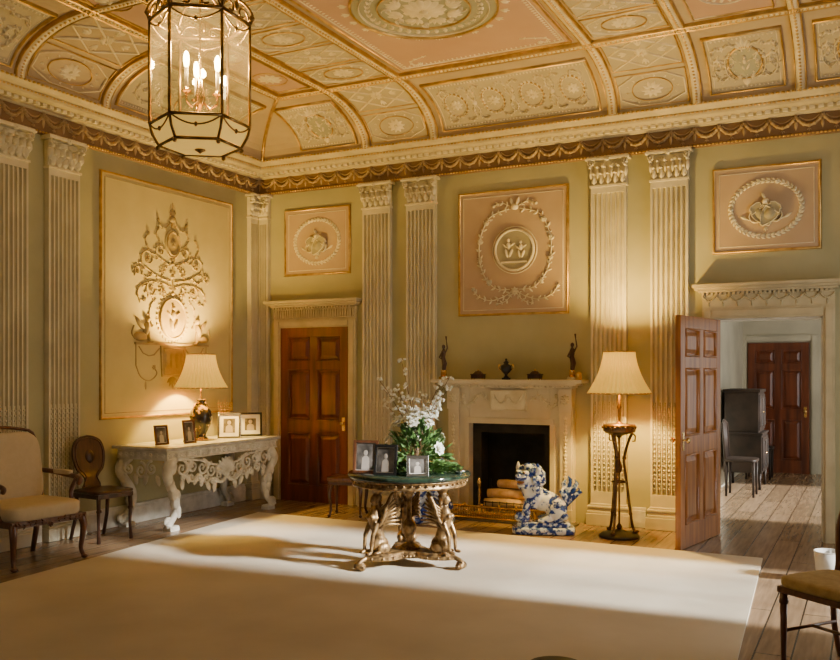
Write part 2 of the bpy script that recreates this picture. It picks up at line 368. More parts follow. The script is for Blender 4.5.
frieze(PBf,XL+.05,XR-.1); frieze(PLf,3.6,YB-.05)
struct(b.obj('trim_3','friezer'),'gilded frieze swags')
def row(P,a0,a1,z,r,h,pitch):
    n=int((a1-a0)/pitch)
    for i in range(n): dome(g,P,a0+(i+.5)*pitch,z,pitch*.42,r,h,6,2)
for P,off,a0,a1 in((0,0,XL,XR),(1,0,3.6,YB)):
    def mk(t): return (lambda a,z,h:(a,YB-t-h,z)) if P==0 else (lambda a,z,h:(XL+t+h,a,z))
    row(mk(.05),a0+.05,a1-.05,3.733,.011,.01,.035)
    row(mk(.28),a0+.28,a1-.28,4.07,.014,.012,.045)
    row(mk(.205),a0+.2,a1-.2,4.012,.010,.008,.04)
struct(g.obj('trim_4','gold'),'gilded bead rows')
b=B()
n=int((XR-XL)/.075)
for i in range(n): x=XL+.12+i*.075; b.box(x,x+.045,YB-.135,YB-.1,3.94,3.968)
for i in range(70): y=YB-.12-i*.075; b.box(XL+.1,XL+.135,y-.045,y,3.94,3.968)
struct(b.obj('trim_5','relief'),'dentil course')

# ---------------------------------------------------------------- ceiling decoration
g=B(); r=B(); fp=B(); fg=B(); fc=B(); fm=B()
XS=[-5.05,-4.2,-2.25,-1.45,-.55,.35]; YS=[7.72,6.15,5.2,3.9]
F0=YB-T0-TW; FXL=XL+T0+TW
def dbl(P,pts):
    rib(r,P,pts,.075,.030,prof=[(-.5,0),(-.5,1),(.5,1),(.5,0)]); P2=lambda a,b,h:P(a,b,h+.030)
    beads(g,P2,pts,.042,.014,.020)
    for s_ in(-.043,.043):
        o=[(a+(s_ if abs(pts[0][0]-pts[-1][0])<.01 else 0),c+(s_ if abs(pts[0][0]-pts[-1][0])>=.01 else 0)) for a,c in pts]
        rib(g,P,o,.016,.040)
for x in XS:
    dbl(PCB,[(x,CL*i/12) for i in range(13)]); dbl(PF,[(x,F0),(x,2.5)])
for y in YS[1:]:
    dbl(PCL,[(y,CL*i/12) for i in range(13)]); dbl(PF,[(FXL,y),(-5.05,y)])
pts=[]
for i in range(11): t,z=cove(CL*i/10,0.012); pts.append((XL+t,YB-t,z))
g.tube(pts,.020,8)
dbl(PF,[(FXL,F0),(XR,F0)]); dbl(PF,[(FXL,F0),(FXL,2.5)]); 
def cell(P,a0,a1,b0,b1,k,sub=3):
    m=.075; rect(g,P,a0+m,a1-m,b0+.03,b1-.03,.012,.016,sub)
    ca,cb=(a0+a1)/2,(b0+b1)/2; ra,rb=(a1-a0)/2-m-.02,(b1-b0)/2-.045
    if k%2==0:
        o=[(-1,-.45),(-.45,-1),(.45,-1),(1,-.45),(1,.45),(.45,1),(-.45,1),(-1,.45)]
        rib(r,P,[(ca+x*ra,cb+y*rb) for x,y in o],.018,.018,True); ring(g,P,ca,cb,ra*.62,rb*.72,.012,.018,24); rosette(r,P,ca,cb,min(ra,rb)*.55,.022,10); wreath(r,P,ca,cb,ra*.78,rb*.84,14,.03,.018,.014)
    else:
        for q in((ra,rb),(ra,-rb)): rib(r,P,[(ca-q[0],cb-q[1]),(ca,cb),(ca+q[0],cb+q[1])],.018,.016); beads(g,P,[(ca-q[0],cb-q[1]),(ca,cb),(ca+q[0],cb+q[1])],.04,.009,.024)
        rib(r,P,[(ca-ra,cb),(ca,cb+rb),(ca+ra,cb),(ca,cb-rb)],.014,.014,True); rosette(r,P,ca,cb,.07,.03,8)
        for k2 in range(4): q=k2*pi/2; fan(r,P,ca+ra*.45*cos(q),cb+rb*.45*sin(q),q,.09,.018,3)
for (x0,x1) in((-5.05,-4.2),(-2.25,-1.45)):
    patch(fc,PCB,x0+.07,x1-.07,.03,CL-.02,.004,8); patch(fc,PF,x0+.07,x1-.07,F0-.03,3,.004)
    cell(PCB,x0,x1,.04,.54,0); cell(PCB,x0,x1,.54,1.03,1)
    for k in range(7): cell(PF,x0,x1,F0-.07-.5*(k+1),F0-.07-.5*k,k,1)
cell(PCL,5.2,6.15,.04,.54,0); cell(PCL,5.2,6.15,.54,1.03,1)
def covep(P,a0,a1,kind):
    b0,b1=.10,.82
    patch(fg,P,a0,a1,b0,b1,.008,8); rect(g,P,a0,a1,b0,b1,.022,.034,8); rect(r,P,a0+.035,a1-.035,b0+.035,b1-.035,.010,.014,8)
    P8=lambda a,b,h:P(a,b,h+.008)
    leafrow(r,P8,a0+.05,b0+.045,a1-.05,b0+.045,.035,.03,.022,.012,1); leafrow(r,P8,a0+.05,b1-.045,a1-.05,b1-.045,.035,.03,.022,.012,-1)
    ca,cb=(a0+a1)/2,(b0+b1)/2
    if kind==0:
        for i in range(4):
            x=ca+(i-1.5)*(a1-a0)/4.1
            wreath(r,P8,x,cb,.115,.17,20,.042,.018,.022); ring(g,P8,x,cb,.115,.17,.010,.016,24); rosette(r,P8,x,cb,.075,.025,8)
        for i in range(5):
            x=ca+(i-2)*(a1-a0)/4.1
            if i in(0,4): x=ca+(i-2)*(a1-a0)/4.45
            for sy in(-1,1):
                for sg in((-1,1) if 0<i<4 else (1,) if i==0 else (-1,)): vine(r,P8,[(x,cb+sy*.02),(x+sg*.035,cb+sy*.10),(x+sg*.02,cb+sy*.19),(x+sg*.07,cb+sy*.24),(x+sg*.11,cb+sy*.22)],.008,.018,.03,3,.018)
            if 0<i<4: dome(r,P8,x,cb,.025,.04,.03,10)
    else:
        arabesque(r,P8,ca,cb,(a1-a0)*.95,(b1-b0)*.9,.022); disc(fm,P,ca,cb,.14,.19,.014,20); ring(g,P,ca,cb,.145,.195,.018,.03,24); wreath(r,P8,ca,cb,.11,.15,12,.03,.018,.02); figure(r,P8,ca,cb,.2,.035)
covep(PCB,-4.08,-2.37,0); covep(PCB,-5.92,-5.17,1); covep(PCB,-1.32,-.68,1); covep(PCB,-.42,.22,1)
covep(PCL,6.28,7.9,1); covep(PCL,4.0,5.1,1)
patch(fp,PF,-4.10,-2.35,F0-.1,4.6,.006); rect(g,PF,-4.08,-2.37,4.62,F0-.12,.020,.025); rect(r,PF,-4.03,-2.42,4.68,F0-.17,.010,.016)
leafrow(r,PF,-4.02,F0-.18,-2.43,F0-.18,.045,.04,.03,.014,-1); leafrow(r,PF,-4.02,4.6,-4.02,F0-.2,.045,.04,.03,.014,-1); leafrow(r,PF,-2.43,4.6,-2.43,F0-.2,.045,.04,.03,.014,1)
cx,cy=-3.22,6.40
disc(fm,PF,cx,cy,.60,.60,.014,48); ring(g,PF,cx,cy,.60,.60,.026,.035,56); P14=lambda a,b,h:PF(a,b,h+.014)
ring(r,P14,cx,cy,.53,.53,.010,.02,48); wreath(r,P14,cx,cy,.46,.46,36,.05,.024,.02); ring(g,P14,cx,cy,.38,.38,.012,.02,40)
for i in range(8):
    q=2*pi*i/8; fan(r,P14,cx+.2*cos(q),cy+.2*sin(q),q,.14,.02,5); spiral(r,P14,cx+.3*cos(q+.39),cy+.3*sin(q+.39),.05,1.2,q,1,.010,.018,14)
rosette(r,P14,cx,cy,.19,.03,14)
for i in range(24):
    q=2*pi*i/24; fan(r,PF,cx+.62*cos(q),cy+.62*sin(q),q,.09,.016,3)
for sx in(-1,1):
    for sy in(-1,1):
        f=lambda L_:[(cx+sx*x,cy+sy*y) for x,y in L_]
        vine(r,PF,f([(.46,.96),(.58,1.0),(.68,1.06),(.66,1.14),(.60,1.12)]),.010,.014,.04,4,.03)
patch(fp,PF,-1.33,-.67,F0-.1,4.6,.006); rect(g,PF,-1.31,-.69,4.62,F0-.12,.018,.022)
for yy in(7.1,5.9): ring(r,PF,-1,yy,.22,.3,.012,.018); wreath(r,PF,-1,yy,.17,.24,18,.04,.02,.02); rosette(r,PF,-1,yy,.12,.03)
patch(fp,PF,-.43,.23,F0-.1,4.6,.006); rect(g,PF,-.41,.21,4.62,F0-.12,.018,.022)
for yy in(7.1,5.9): arabesque(r,PF,-.1,yy,.56,.5,.02)
patch(fp,PF,FXL+.07,-5.14,F0-.1,4.6,.006); rect(g,PF,FXL+.09,-5.16,4.62,F0-.13,.018,.022)
for i in range(4): rosette(r,PF,-5.38,7.25-.7*i,.13,.025,10); ring(g,PF,-5.38,7.25-.7*i,.17,.18,.012,.018,20)
struct(g.obj('trim_6','gold'),'gilded ceiling ribs'); struct(r.obj('trim_7','reliefc'),'ivory plaster ceiling reliefs')
struct(fp.obj('trim_8','ceilp'),'dusty pink ceiling fields'); struct(fg.obj('trim_9','ceilg'),'cream ceiling fields'); struct(fc.obj('trim_10','ceilg'),'cream ceiling bands'); struct(fm.obj('trim_15','ceilm'),'pale sage ceiling medallions')

# ---------------------------------------------------------------- pilasters
def pilaster(loc,rz,w=.36,label='cream fluted pilaster with leafy capital on wall'):
    e=thing('pilaster',label,'pilaster',loc,rz,group='fluted wall pilasters')
    b=B(); h=w/2; nf=7 if w>.3 else 4; pitch=(w-.03)/nf; d=-.06
    pts=[(-h,0),(-h,d)]
    for i in range(nf):
        x0=-h+.015+i*pitch+.005; x1=x0+pitch-.010
        for k in range(7):
            q=k/6; pts.append((x0+(x1-x0)*q,d+.036*sin(pi*q)**.5))
    pts+=[(h,d),(h,0)]; n=len(pts); z0,z1=.34,3.36
    b.add([(x,y,z) for z in(z0,z1) for x,y in pts],[(i,i+1,n+i+1,n+i) for i in range(n-1)])
    b.box(-h,h,-.06,0,.22,.34); b.box(-h,h,-.06,0,3.36,3.42)
    for i in range(nf):
        x=-h+.015+(i+.5)*pitch; b.tube([(x,d+.020,.34),(x,d+.020,1.25)],pitch*.22,6)
        k=0
        while .4+k*.045<1.24: b.ball((x,d+.007,.40+k*.045),(pitch*.24,.006,.012),6,4); k+=1
    b.obj('shaft','pil',e)
    b=B(); b.box(-h-.04,h+.04,-.11,0,0,.12); b.box(-h-.03,h+.03,-.10,0,.12,.145); b.box(-h-.02,h+.02,-.085,0,.145,.175); b.box(-h-.03,h+.03,-.095,0,.175,.2);b.box(-h-.01,h+.01,-.075,0,.2,.22)
    b.obj('base','pil',e,bevel=.006)
    b=B(); P=lambda a,z,hh:(a,-.055-hh,z); k=w/.36
    b.box(-h-.01,h+.01,-.075,0,3.42,3.44)
    b.add([(-h,0,3.44),(-h,-.045,3.44),(h,-.045,3.44),(h,0,3.44),(-h,0,3.68),(-h,-.055,3.68),(h,-.055,3.68),(h,0,3.68)],[(0,1,5,4),(1,2,6,5),(2,3,7,6)])
    b.box(-h-.04,h+.04,-.125,0,3.685,3.703); b.box(-h-.03,h+.03,-.112,0,3.703,3.72)
    n1=5 if w>.3 else 3
    for i in range(n1):
        x=-h+(i+.5)*w/n1; leaf(b,P,x,3.44,pi/2,.125,w/n1*.78,.055); dome(b,P,x,3.548,.020,.014,.078,8); leaf(b,P,x,3.445,pi/2+.5,.07,.022,.03); leaf(b,P,x,3.445,pi/2-.5,.07,.022,.03)
    for i in range(n1+1):
        x=-h+i*w/n1*.98+.004; leaf(b,P,x,3.50,pi/2,.125,w/n1*.6,.060); dome(b,P,x,3.615,.018,.013,.085,8)
    for sg in(-1,1): spiral(b,lambda a,z,hh:(a,-.08-hh,z),sg*(h-.012),3.655,.036,1.4,pi/2,-sg,.013,.045); fan(b,P,sg*.05*k,3.61,pi/2-sg*.4,.07,.05,3)
    rosette(b,lambda a,z,hh:(a,-.115-hh,z),0,3.69,.030,.025)
    b.obj('capital','relief',e)
    return e
g_=.002
p0=pilaster((-5.045,YB-g_,0),0)
for x in(-4.475,-2.35,-1.75): dup(p0,(x,YB-g_,0),0)
dup(p0,(XL+g_,5.86,0),pi/2); dup(p0,(XL+g_,5.28,0),pi/2); dup(p0,(XL+g_,4.0,0),pi/2)
pc=pilaster((XL+.12,YB-g_,0),0,.14,'cream fluted pilaster folded into the room corner')
for ch in list(pc.children):
    c2=ch.copy(); C.objects.link(c2); c2.parent=pc; c2.location=(-.12+g_,-.15,0); c2.rotation_euler=(0,0,pi/2)

# ---------------------------------------------------------------- baseboards
def bb(name,segs,m='white'):
    b=B()
    for q in segs: b.box(*q,0,.17); 
    for x0,x1,y0,y1 in segs:
        b.box(x0,x1-(.01 if x1-x0<.05 else 0),y0+(.01 if y1-y0<.05 else 0),y1,.17,.2)
    struct(b.obj(name,m,bevel=.004))
bb('baseboard_left',[(XL,XL+.035,3,5.05),(XL,XL+.035,5.51,5.63),(XL,XL+.035,6.09,8.58)])
bb('baseboard_back',[(-5.33,-5.28,YB-.035,YB),(-4.81,-4.70,YB-.035,YB),(-2.12,-1.98,YB-.035,YB),(-.27,1.2,YB-.035,YB)])

# ---------------------------------------------------------------- relief panels
def panel(name,P,a0,a1,b0,b1,field,label,draw,rm='relief'):
    e=thing(name,label,'wall relief',P((a0+a1)/2,b0,0))
    loc=Vector(e.location); Q=lambda a,b,h:tuple(Vector(P(a,b,h))-loc)
    b=B(); patch(b,Q,a0,a1,b0,b1,.012); b.obj('panel',field,e)
    b=B(); rect(b,Q,a0,a1,b0,b1,.028,.03); b.obj('frame','gold',e)
    b=B(); m=B(); draw(b,m,lambda a,z,h:Q(a,z,h+.011),(a0+a1)/2,(b0+b1)/2); 
    rect(b,Q,a0+.05,a1-.05,b0+.05,b1-.05,.010,.018); b.obj('relief',rm,e)
    if m.v: m.obj('medallion','medal' if rm=='relief' else 'reliefL',e)
    return e
def small(b,m,P,a,z):
    wreath(b,P,a,z,.31,.26,44,.05,.026,.02); ring(b,P,a,z,.31,.26,.010,.012)
    for i in range(0,40,4): q=2*pi*i/40; dome(b,P,a+.31*cos(q),z+.26*sin(q),.016,.016,.03,8)
    # two leaning urn-shaped trophies crossing at the foot, helmet between
    def urn2(Q_,x0,z0,an):
        c,s_=cos(an),sin(an); T_=lambda u,v:(x0+c*u-s_*v,z0+s_*u+c*v)
        prof=[(.012,0),(.03,.03),(.055,.07),(.07,.12),(.072,.17),(.05,.20),(.058,.22),(.03,.24)]
        out=[T_(u,v) for u,v in prof]+[T_(-u,v) for u,v in reversed(prof)]
        m.plate(out,Q_,0,.03); rib(b,Q_,out,.010,.04,True); x,y=T_(0,.13); dome(m,lambda a_,b_,h_:Q_(a_,b_,h_+.03),x,y,.045,.06,.02,14,2,ang=an)
        x0_,y0_=T_(-.072,.17); x1_,y1_=T_(.072,.17); rib(b,lambda a_,b_,h_:Q_(a_,b_,h_+.028),[(x0_,y0_),(x1_,y1_)],.010,.012)
        for sg in(-1,1): rib(b,Q_,smooth([T_(sg*.055,.08),T_(sg*.10,.11),T_(sg*.10,.17),T_(sg*.06,.20)],4),.010,.03)
    urn2(P,a+.035,z-.16,.62); urn2(lambda u,w,h:P(u,w,h+.014),a-.035,z-.16,-.62)
    dome(b,P,a,z+.06,.035,.035,.05,12); leaf(b,P,a,z+.08,pi/2+.5,.08,.03,.04); fan(b,P,a,z-.17,-pi/2,.05,.02,3)
    for sg in(-1,1): rib(b,P,[(a+sg*.08,z-.13),(a+sg*.2,z-.08)],.010,.02); leaf(b,P,a+sg*.16,z-.10,pi/2-sg*1.0,.08,.03,.02)
panel('relief_panel',PB,-6.34,-5.43,2.72,3.50,'panel','square pink plaster panel with wreathed trophies above closed door',small)
panel('relief_panel',PB,-1.337,-.405,2.69,3.48,'panel','square pink plaster panel with wreathed trophies above open doorway',small)
def centre(b,m,P,a,z):
    x,y=a+.03,z+.02
    disc(m,P,x,y,.215,.215,.012,40); ring(b,P,x,y,.215,.215,.028,.035,40); ring(b,P,x,y,.25,.25,.010,.015,40)
    figure(b,P,x-.065,y+.02,.22,.045); figure(b,P,x+.075,y,.20,.045); b.plate([(x-.15,y-.14),(x+.15,y-.14),(x+.14,y-.12),(x-.14,y-.12)],P,0,.03)
    for sg in(-1,1):
        vine(b,P,[(x+sg*.05,y-.42),(x+sg*.22,y-.40),(x+sg*.36,y-.24),(x+sg*.41,y+.0),(x+sg*.37,y+.22),(x+sg*.26,y+.38),(x+sg*.06,y+.44)],.010,.018,.060,2,0)
        for (u,v) in((.30,-.33),(.40,-.10),(.40,.12),(.32,.31)): rosette(b,P,x+sg*u,y+v,.032,.03,7)
        vine(b,P,[(x+sg*.05,y+.47),(x+sg*.15,y+.51),(x+sg*.24,y+.48)],.008,.016,.045,3,.02)
        vine(b,P,[(x+sg*.02,y-.44),(x+sg*.14,y-.50),(x+sg*.28,y-.53),(x+sg*.42,y-.48),(x+sg*.48,y-.40)],.010,.018,.055,3,.025)
        vine(b,P,[(x+sg*.02,y-.46),(x+sg*.10,y-.54),(x+sg*.20,y-.57)],.008,.016,.045,3,.02)
    rosette(b,P,x,y-.44,.05,.035,8); dome(b,P,x,y+.46,.045,.035,.04); leaf(b,P,x-.02,y+.47,pi/2+.3,.10,.04,.03); leaf(b,P,x+.02,y+.47,pi/2-.3,.10,.04,.03)
panel('relief_panel',PB,-4.017,-2.789,2.17,3.49,'panel','large plaster panel with round classical medallion above mantel',centre)
def tall(b,m,P,a,z):
    hh=.013
    dome(b,P,a,3.20,.05,.045,.03,12); b.plate([(a-.03,3.11),(a+.03,3.11),(a+.015,3.16),(a-.015,3.16)],P,0,.02); fan(b,P,a,3.24,pi/2,.09,.02,5,.45); leaf(b,P,a,3.30,pi/2,.09,.025,.015)
    def spv(sg,cx_,cy_,r0,turns,a0,d,w=.011):
        pts=[]
        for i in range(25):
            t=i/24; q=a0+d*2*pi*turns*t; rr=r0*(1-.72*t); pts.append((a+sg*(cx_+rr*cos(q)),cy_+rr*sin(q)))
        rib(b,P,pts,w,hh)
        for i in (1,3,5,7,9,11,13): 
            an=math.atan2(pts[i+1][1]-pts[i-1][1],pts[i+1][0]-pts[i-1][0]); out=math.atan2(pts[i][1]-cy_,pts[i][0]-(a+sg*cx_))
            leaf(b,P,pts[i][0],pts[i][1],out+.7*(1 if sin(an-out)>0 else -1),.048,.017,hh)
        rosette(b,P,a+sg*cx_,cy_,r0*.36,hh*1.4,7)
    for sg in(-1,1):
        V=lambda L_,w=.010,lf=.042,ev=4,ro=0: vine(b,P,[(a+sg*x,y) for x,y in L_],w,hh,lf,ev,ro)
        V([(.04,3.17),(.10,3.10),(.17,3.10),(.22,3.17)],.008,.03,4,.022)
        spv(sg,.19,2.84,.08,1.2,-pi/2,1); V([(.03,2.70),(.10,2.72),(.19,2.76)])
        spv(sg,.37,2.74,.11,1.3,-pi/2,1,.012); V([(.03,2.53),(.16,2.55),(.27,2.58),(.37,2.63)],.012)
        spv(sg,.52,2.60,.055,1.1,pi,-1); V([(.30,2.59),(.39,2.54),(.46,2.58)])
        spv(sg,.32,2.42,.085,1.3,pi/2,-1,.012); V([(.03,2.47),(.16,2.50),(.24,2.505),(.32,2.505)])
        spv(sg,.13,2.64,.045,1.1,-pi/2,1,.009); spv(sg,.14,2.42,.05,1.1,pi/2,-1,.009)
        V([(.32,2.505),(.44,2.47),(.52,2.39),(.49,2.30),(.42,2.31)],.010,.040,4,.028)
        V([(.18,2.92),(.25,3.00),(.22,3.08)],.008,.035,4,.022)
        V([(.37,2.85),(.41,2.93),(.36,3.01)],.008,.035,4,.022)
        V([(.25,2.33),(.33,2.25),(.35,2.14),(.31,2.04)],.008,.035,4,.02)
    disc(m,P,a,2.94,.08,.12,.010,24); ring(b,P,a,2.94,.085,.125,.016,.024,28); ring(b,P,a,2.94,.115,.155,.008,.012,28); rosette(b,P,a,2.94,.045,.025,6)
    for k,z0 in enumerate((2.74,2.60,2.42)): fan(b,P,a,z0,pi/2,.07+.01*k,.015,5,.5); dome(b,P,a,z0-.02,.028,.025,.025)
    rib(b,P,[(a,2.38),(a,2.78)],.014,.018)
    disc(m,P,a,2.13,.19,.21,.012,36); ring(b,P,a,2.13,.195,.215,.022,.03,40); wreath(b,P,a,2.13,.235,.255,30,.034,.016,.014); 
    figure(b,lambda q,w,h:P(q,w,h+.012),a,2.13,.30,.03)
    for sg in(-1,1):
        x=a+sg*.43; dome(b,P,x-sg*.03,2.0,.038,.09,.05,12,3,ang=sg*.25); dome(b,P,x+sg*.05,1.92,.095,.05,.05,12,3); dome(b,P,x-sg*.05,2.11,.030,.038,.05,10); leaf(b,P,x-sg*.01,1.98,pi/2-sg*.7,.20,.07,.04); rib(b,P,[(x-sg*.06,1.99),(x-sg*.07,1.86)],.022,.035); rib(b,P,[(x-sg*.12,1.87),(x-sg*.03,1.87)],.018,.03)
        rib(b,P,smooth([(x+sg*.12,1.89),(x+sg*.17,1.95),(x+sg*.14,2.03)]),.010,.02)
        rib(b,P,[(a+sg*.54,1.84),(a+sg*.54,1.62)],.010,.014)
        rib(b,P,smooth([(a+sg*.54,1.62),(a+sg*.47,1.50),(a+sg*.34,1.46),(a+sg*.24,1.53),(a+sg*.28,1.60)]),.011,.014); rosette(b,P,a+sg*.28,1.60,.03,.02,6)
        rib(b,P,[(a+sg*.20,1.80),(a+sg*.28,1.73),(a+sg*.36,1.72),(a+sg*.44,1.75),(a+sg*.50,1.82)],.012,.014)
        leaf(b,P,a+sg*.40,1.46,-pi/2,.10,.03,.016)
    b.plate([(a-.56,1.835),(a+.56,1.835),(a+.56,1.858),(a-.56,1.858)],P,0,.03)
    m.plate([(a-.17,1.50),(a+.17,1.50),(a+.19,1.83),(a-.19,1.83)],P,0,.02); P3=lambda q,w,h:P(q,w,h+.02)
    rect(b,P3,a-.15,a+.15,1.53,1.80,.012,.012)
    for i in range(4): leaf(b,P3,a+(i-1.5)*.08,1.78,-pi/2,.20,.035,.02)
    fan(b,P,a,1.50,-pi/2,.14,.02,5)
panel('relief_panel',PL,6.342,8.346,1.09,3.535,'panelL','tall cream plaster panel with arabesque relief above console',tall,'reliefL')

# ---------------------------------------------------------------- doors
def door(name,loc,rz,w,h,m,knobside,label,thick=.05):
    e=bpy.data.objects.new(name,None); e.location=loc; e.rotation_euler=(0,0,rz); C.objects.link(e); struct(e,label)
    b=B(); st=.105; rails=[(0,.2),(.82,.98),(1.58,1.68),(h-.11,h)]
    b.box(0,st,0,thick,0,h); b.box(w-st,w,0,thick,0,h); b.box(w/2-.05,w/2+.05,0,thick,.2,h-.11)
    for z0,z1 in rails: b.box(st,w-st,0.0005,thick-.0005,z0,z1)
    b.obj('leaf_frame',m,e,bevel=.003)
    gaps=[(.2,.82),(.98,1.58),(1.68,h-.11)]
    for x0,x1 in((st,w/2-.05),(w/2+.05,w-st)):
        for z0,z1 in gaps:
            b=B(); b.box(x0,x1,.022,thick-.022,z0,z1)
            for (ya,yb,s_) in((.022,.006,-1),(thick-.022,thick-.006,1)):
                i0,i1=.028,.066
                b.add([(x0+i0,ya,z0+i0),(x1-i0,ya,z0+i0),(x1-i0,ya,z1-i0),(x0+i0,ya,z1-i0),(x0+i1,yb,z0+i1),(x1-i1,yb,z0+i1),(x1-i1,yb,z1-i1),(x0+i1,yb,z1-i1)],[(4,5,6,7),(0,1,5,4),(1,2,6,5),(2,3,7,6),(3,0,4,7)])
                rect(b,lambda a,c,hh:(a,ya+s_*hh,c),x0+.009,x1-.009,z0+.009,z1-.009,.022,.030)
            b.obj('panel',m,e)
    b=B(); kx=w-.055 if knobside else .055
    for s_,y0 in((-1,0),(1,thick)):
        b.tube([(kx,y0,.95),(kx,y0+s_*.03,.95)],.008,8); b.ball((kx,y0+s_*.045,.95),(.026,.02,.026)); b.box(kx-.02,kx+.02,y0+min(0,s_*.004),y0+max(0,s_*.004),.86,1.02)
    b.obj('knob','brass',e); return e
door('door_1',(-6.38,YB-.055,0),0,.95,2.08,'mahog',True,'closed six-panel mahogany door')
rz=math.atan2(-.99,-.19)
door('door_2',(DX0+.02,YB-.03,0.005),rz,1.0,2.04,'mahogl',True,'open six-panel mahogany door leaf')
door('door_3',(-1.70,HY-.06,0),0,.88,2.0,'mahog',True,'six-panel mahogany door in far room')
def surround(n,x0,x1,z,label,ft=.10,y=YB,cor=1,m='cream'):
    b=B()
    for a0,a1 in((x0-ft,x0),(x1,x1+ft)):
        b.box(a0,a1,y-.05,y,0,z+ft); b.box(a0+.02,a1-.02,y-.065,y-.05,0,z+ft-.02)
    b.box(x0,x1,y-.05,y,z,z+ft); b.box(x0,x1,y-.065,y-.05,z+.02,z+ft-.02)
    if cor:
        a0,a1=x0-ft,x1+ft; P=lambda a,zz,h:(a,y-.04-h,zz)
        b.box(a0,a1,y-.04,y,z+ft,z+.24)
        if cor==1:
            n_=int((a1-a0)/.12); s_=(a1-a0)/n_
            for i in range(n_): swag(b,P,a0+i*s_,a0+(i+1)*s_,z+ft+.12,.05,.016,.018); rosette(b,P,a0+i*s_ if i else a0+.02,z+ft+.115,.022,.024,6); leaf(b,P,a0+(i+.5)*s_,z+ft+.06,-pi/2,.05,.02,.014)
        else:
            n_=int((a1-a0)/.034)
            for i in range(n_): x=a0+i*.034; b.box(x+.004,x+.024,y-.066,y-.04,z+ft+.015,z+ft+.115)
        for i in range(int((a1-a0)/.04)): x=a0+i*.04; b.box(x,x+.024,y-.075,y-.04,z+.225,z+.25)
        b.box(a0-.03,a1+.03,y-.09,y,z+.25,z+.27); b.box(a0-.06,a1+.06,y-.13,y,z+.27,z+.295); b.box(a0-.08,a1+.08,y-.16,y,z+.295,z+.325)
    return struct(b.obj(n,m,bevel=.003),label)
surround('trim_11',-6.39,-5.43,2.08,'cream door surround with fluted cornice',cor=2)
surround('trim_12',DX0,DX1,DZ,'cream doorway surround with swagged cornice')
surround('trim_13',-1.72,-.80,2.02,'hall door surround',y=HY,cor=0,m='hallwall')
b=B(); b.box(DX0-.001,DX0+.015,YB,YB+.25,0,DZ); b.box(DX1-.015,DX1+.001,YB,YB+.25,0,DZ); b.box(DX0,DX1,YB,YB+.25,DZ-.015,DZ+.001); struct(b.obj('trim_14','white'))
def window(n,x,y0,y1,z0,z1,th=.25,cols=3):
    e=bpy.data.objects.new(n,None); e.location=(x+th*.5,(y0+y1)/2,z0); C.objects.link(e); struct(e,'tall sash window')
    w=(y1-y0)/2; h=z1-z0; b=B()
    for a in(-w,w-.05): b.box(-.03,.03,a,a+.05,0,h)
    b.box(-.03,.03,-w+.05,w-.05,0,.06); b.box(-.03,.03,-w+.05,w-.05,h-.05,h); b.box(-.035,.035,-w+.05,w-.05,h/2-.025,h/2+.025)
    for k in range(1,cols): yy=-w+2*w*k/cols; b.box(-.012,.012,yy-.012,yy+.012,.06,h-.05)
    for k in(1,3): zz=h*k/4; b.box(-.0115,.0115,-w+.05,w-.05,zz-.012,zz+.012)
    b.obj('sash_frame','white',e)
    l=bpy.data.lights.new('portal','AREA'); l.shape='RECTANGLE'; l.size=h-.05; l.size_y=2*w-.05; l.cycles.is_portal=True
    o=bpy.data.objects.new('portal_light',l); C.objects.link(o); o.location=(x+th+.02,(y0+y1)/2,(z0+z1)/2); o.rotation_euler=(0,pi/2,0)
window('window_1',XR,*W1); window('window_2',HX1,*HW,.2,6)
e=bpy.data.objects.new('fill_window',None); e.location=((W3[0]+W3[1])/2,YF-.12,W3[2]); C.objects.link(e); struct(e,'unseen sash window added for fill light')  # out-of-view window, added only to brighten the room overall
b=B(); b.box(-.5,-.45,-.03,.03,0,1.8); b.box(.45,.5,-.03,.03,0,1.8); b.box(-.45,.45,-.03,.03,0,.06); b.box(-.45,.45,-.03,.03,1.75,1.8); b.box(-.45,.45,-.03,.03,.88,.93); b.obj('sash_frame','white',e)
l=bpy.data.lights.new('portal','AREA'); l.shape='RECTANGLE'; l.size=.95; l.size_y=1.75; l.cycles.is_portal=True
o=bpy.data.objects.new('portal_light',l); C.objects.link(o); o.location=((W3[0]+W3[1])/2,YF-.27,(W3[2]+W3[3])/2); o.rotation_euler=(pi/2,0,0)

# ---------------------------------------------------------------- carpet
b=B(); q=[(-5.98,7.85),(-.79,7.8),(-.42,1.2),(-5.33,1.2)]
b.add([(x,y,0.001) for x,y in q]+[(x,y,.014) for x,y in q],[(3,2,1,0),(4,5,6,7)]+[(i,(i+1)%4,4+(i+1)%4,4+i) for i in range(4)])
o=b.obj('carpet','carpet'); o['label']='large plain beige wool carpet covering the floorboards'; o['category']='carpet'

# ---------------------------------------------------------------- fireplace
fe=thing('fireplace','cream marble fireplace with carved frieze and mantel shelf','fireplace',(-3.405,YB,0))
b=B()
for sg in(-1,1):
    x0,x1=sorted((sg*.455,sg*.70)); b.box(x0,x1,-.10,0,0,1.42); 
    xi0,xi1=sorted((sg*.56,sg*.70)); b.box(xi0,xi1,-.15,-.10,0,.14); b.box(xi0+.01,xi1-.01,-.135,-.10,.14,1.15); b.box(xi0,xi1,-.15,-.10,1.15,1.38)
b.box(-.455,.455,-.10,0,1.0,1.42); b.box(-.50,.50,-.115,-.10,1.0,1.06)
for sg in(-1,1):
    xi0,xi1=sorted((sg*.455,sg*.51)); b.box(xi0,xi1,-.115,-.10,0,1.0)
b.obj('surround','marblew',fe,bevel=.004)
b=B(); b.box(-.72,.72,-.17,0,1.385,1.41); b.box(-.77,.77,-.21,0,1.41,1.435); b.box(-.84,.84,-.27,0,1.435,1.47)
for i in range(36): x=-.71+i*.04; b.box(x,x+.024,-.185,-.165,1.388,1.41)
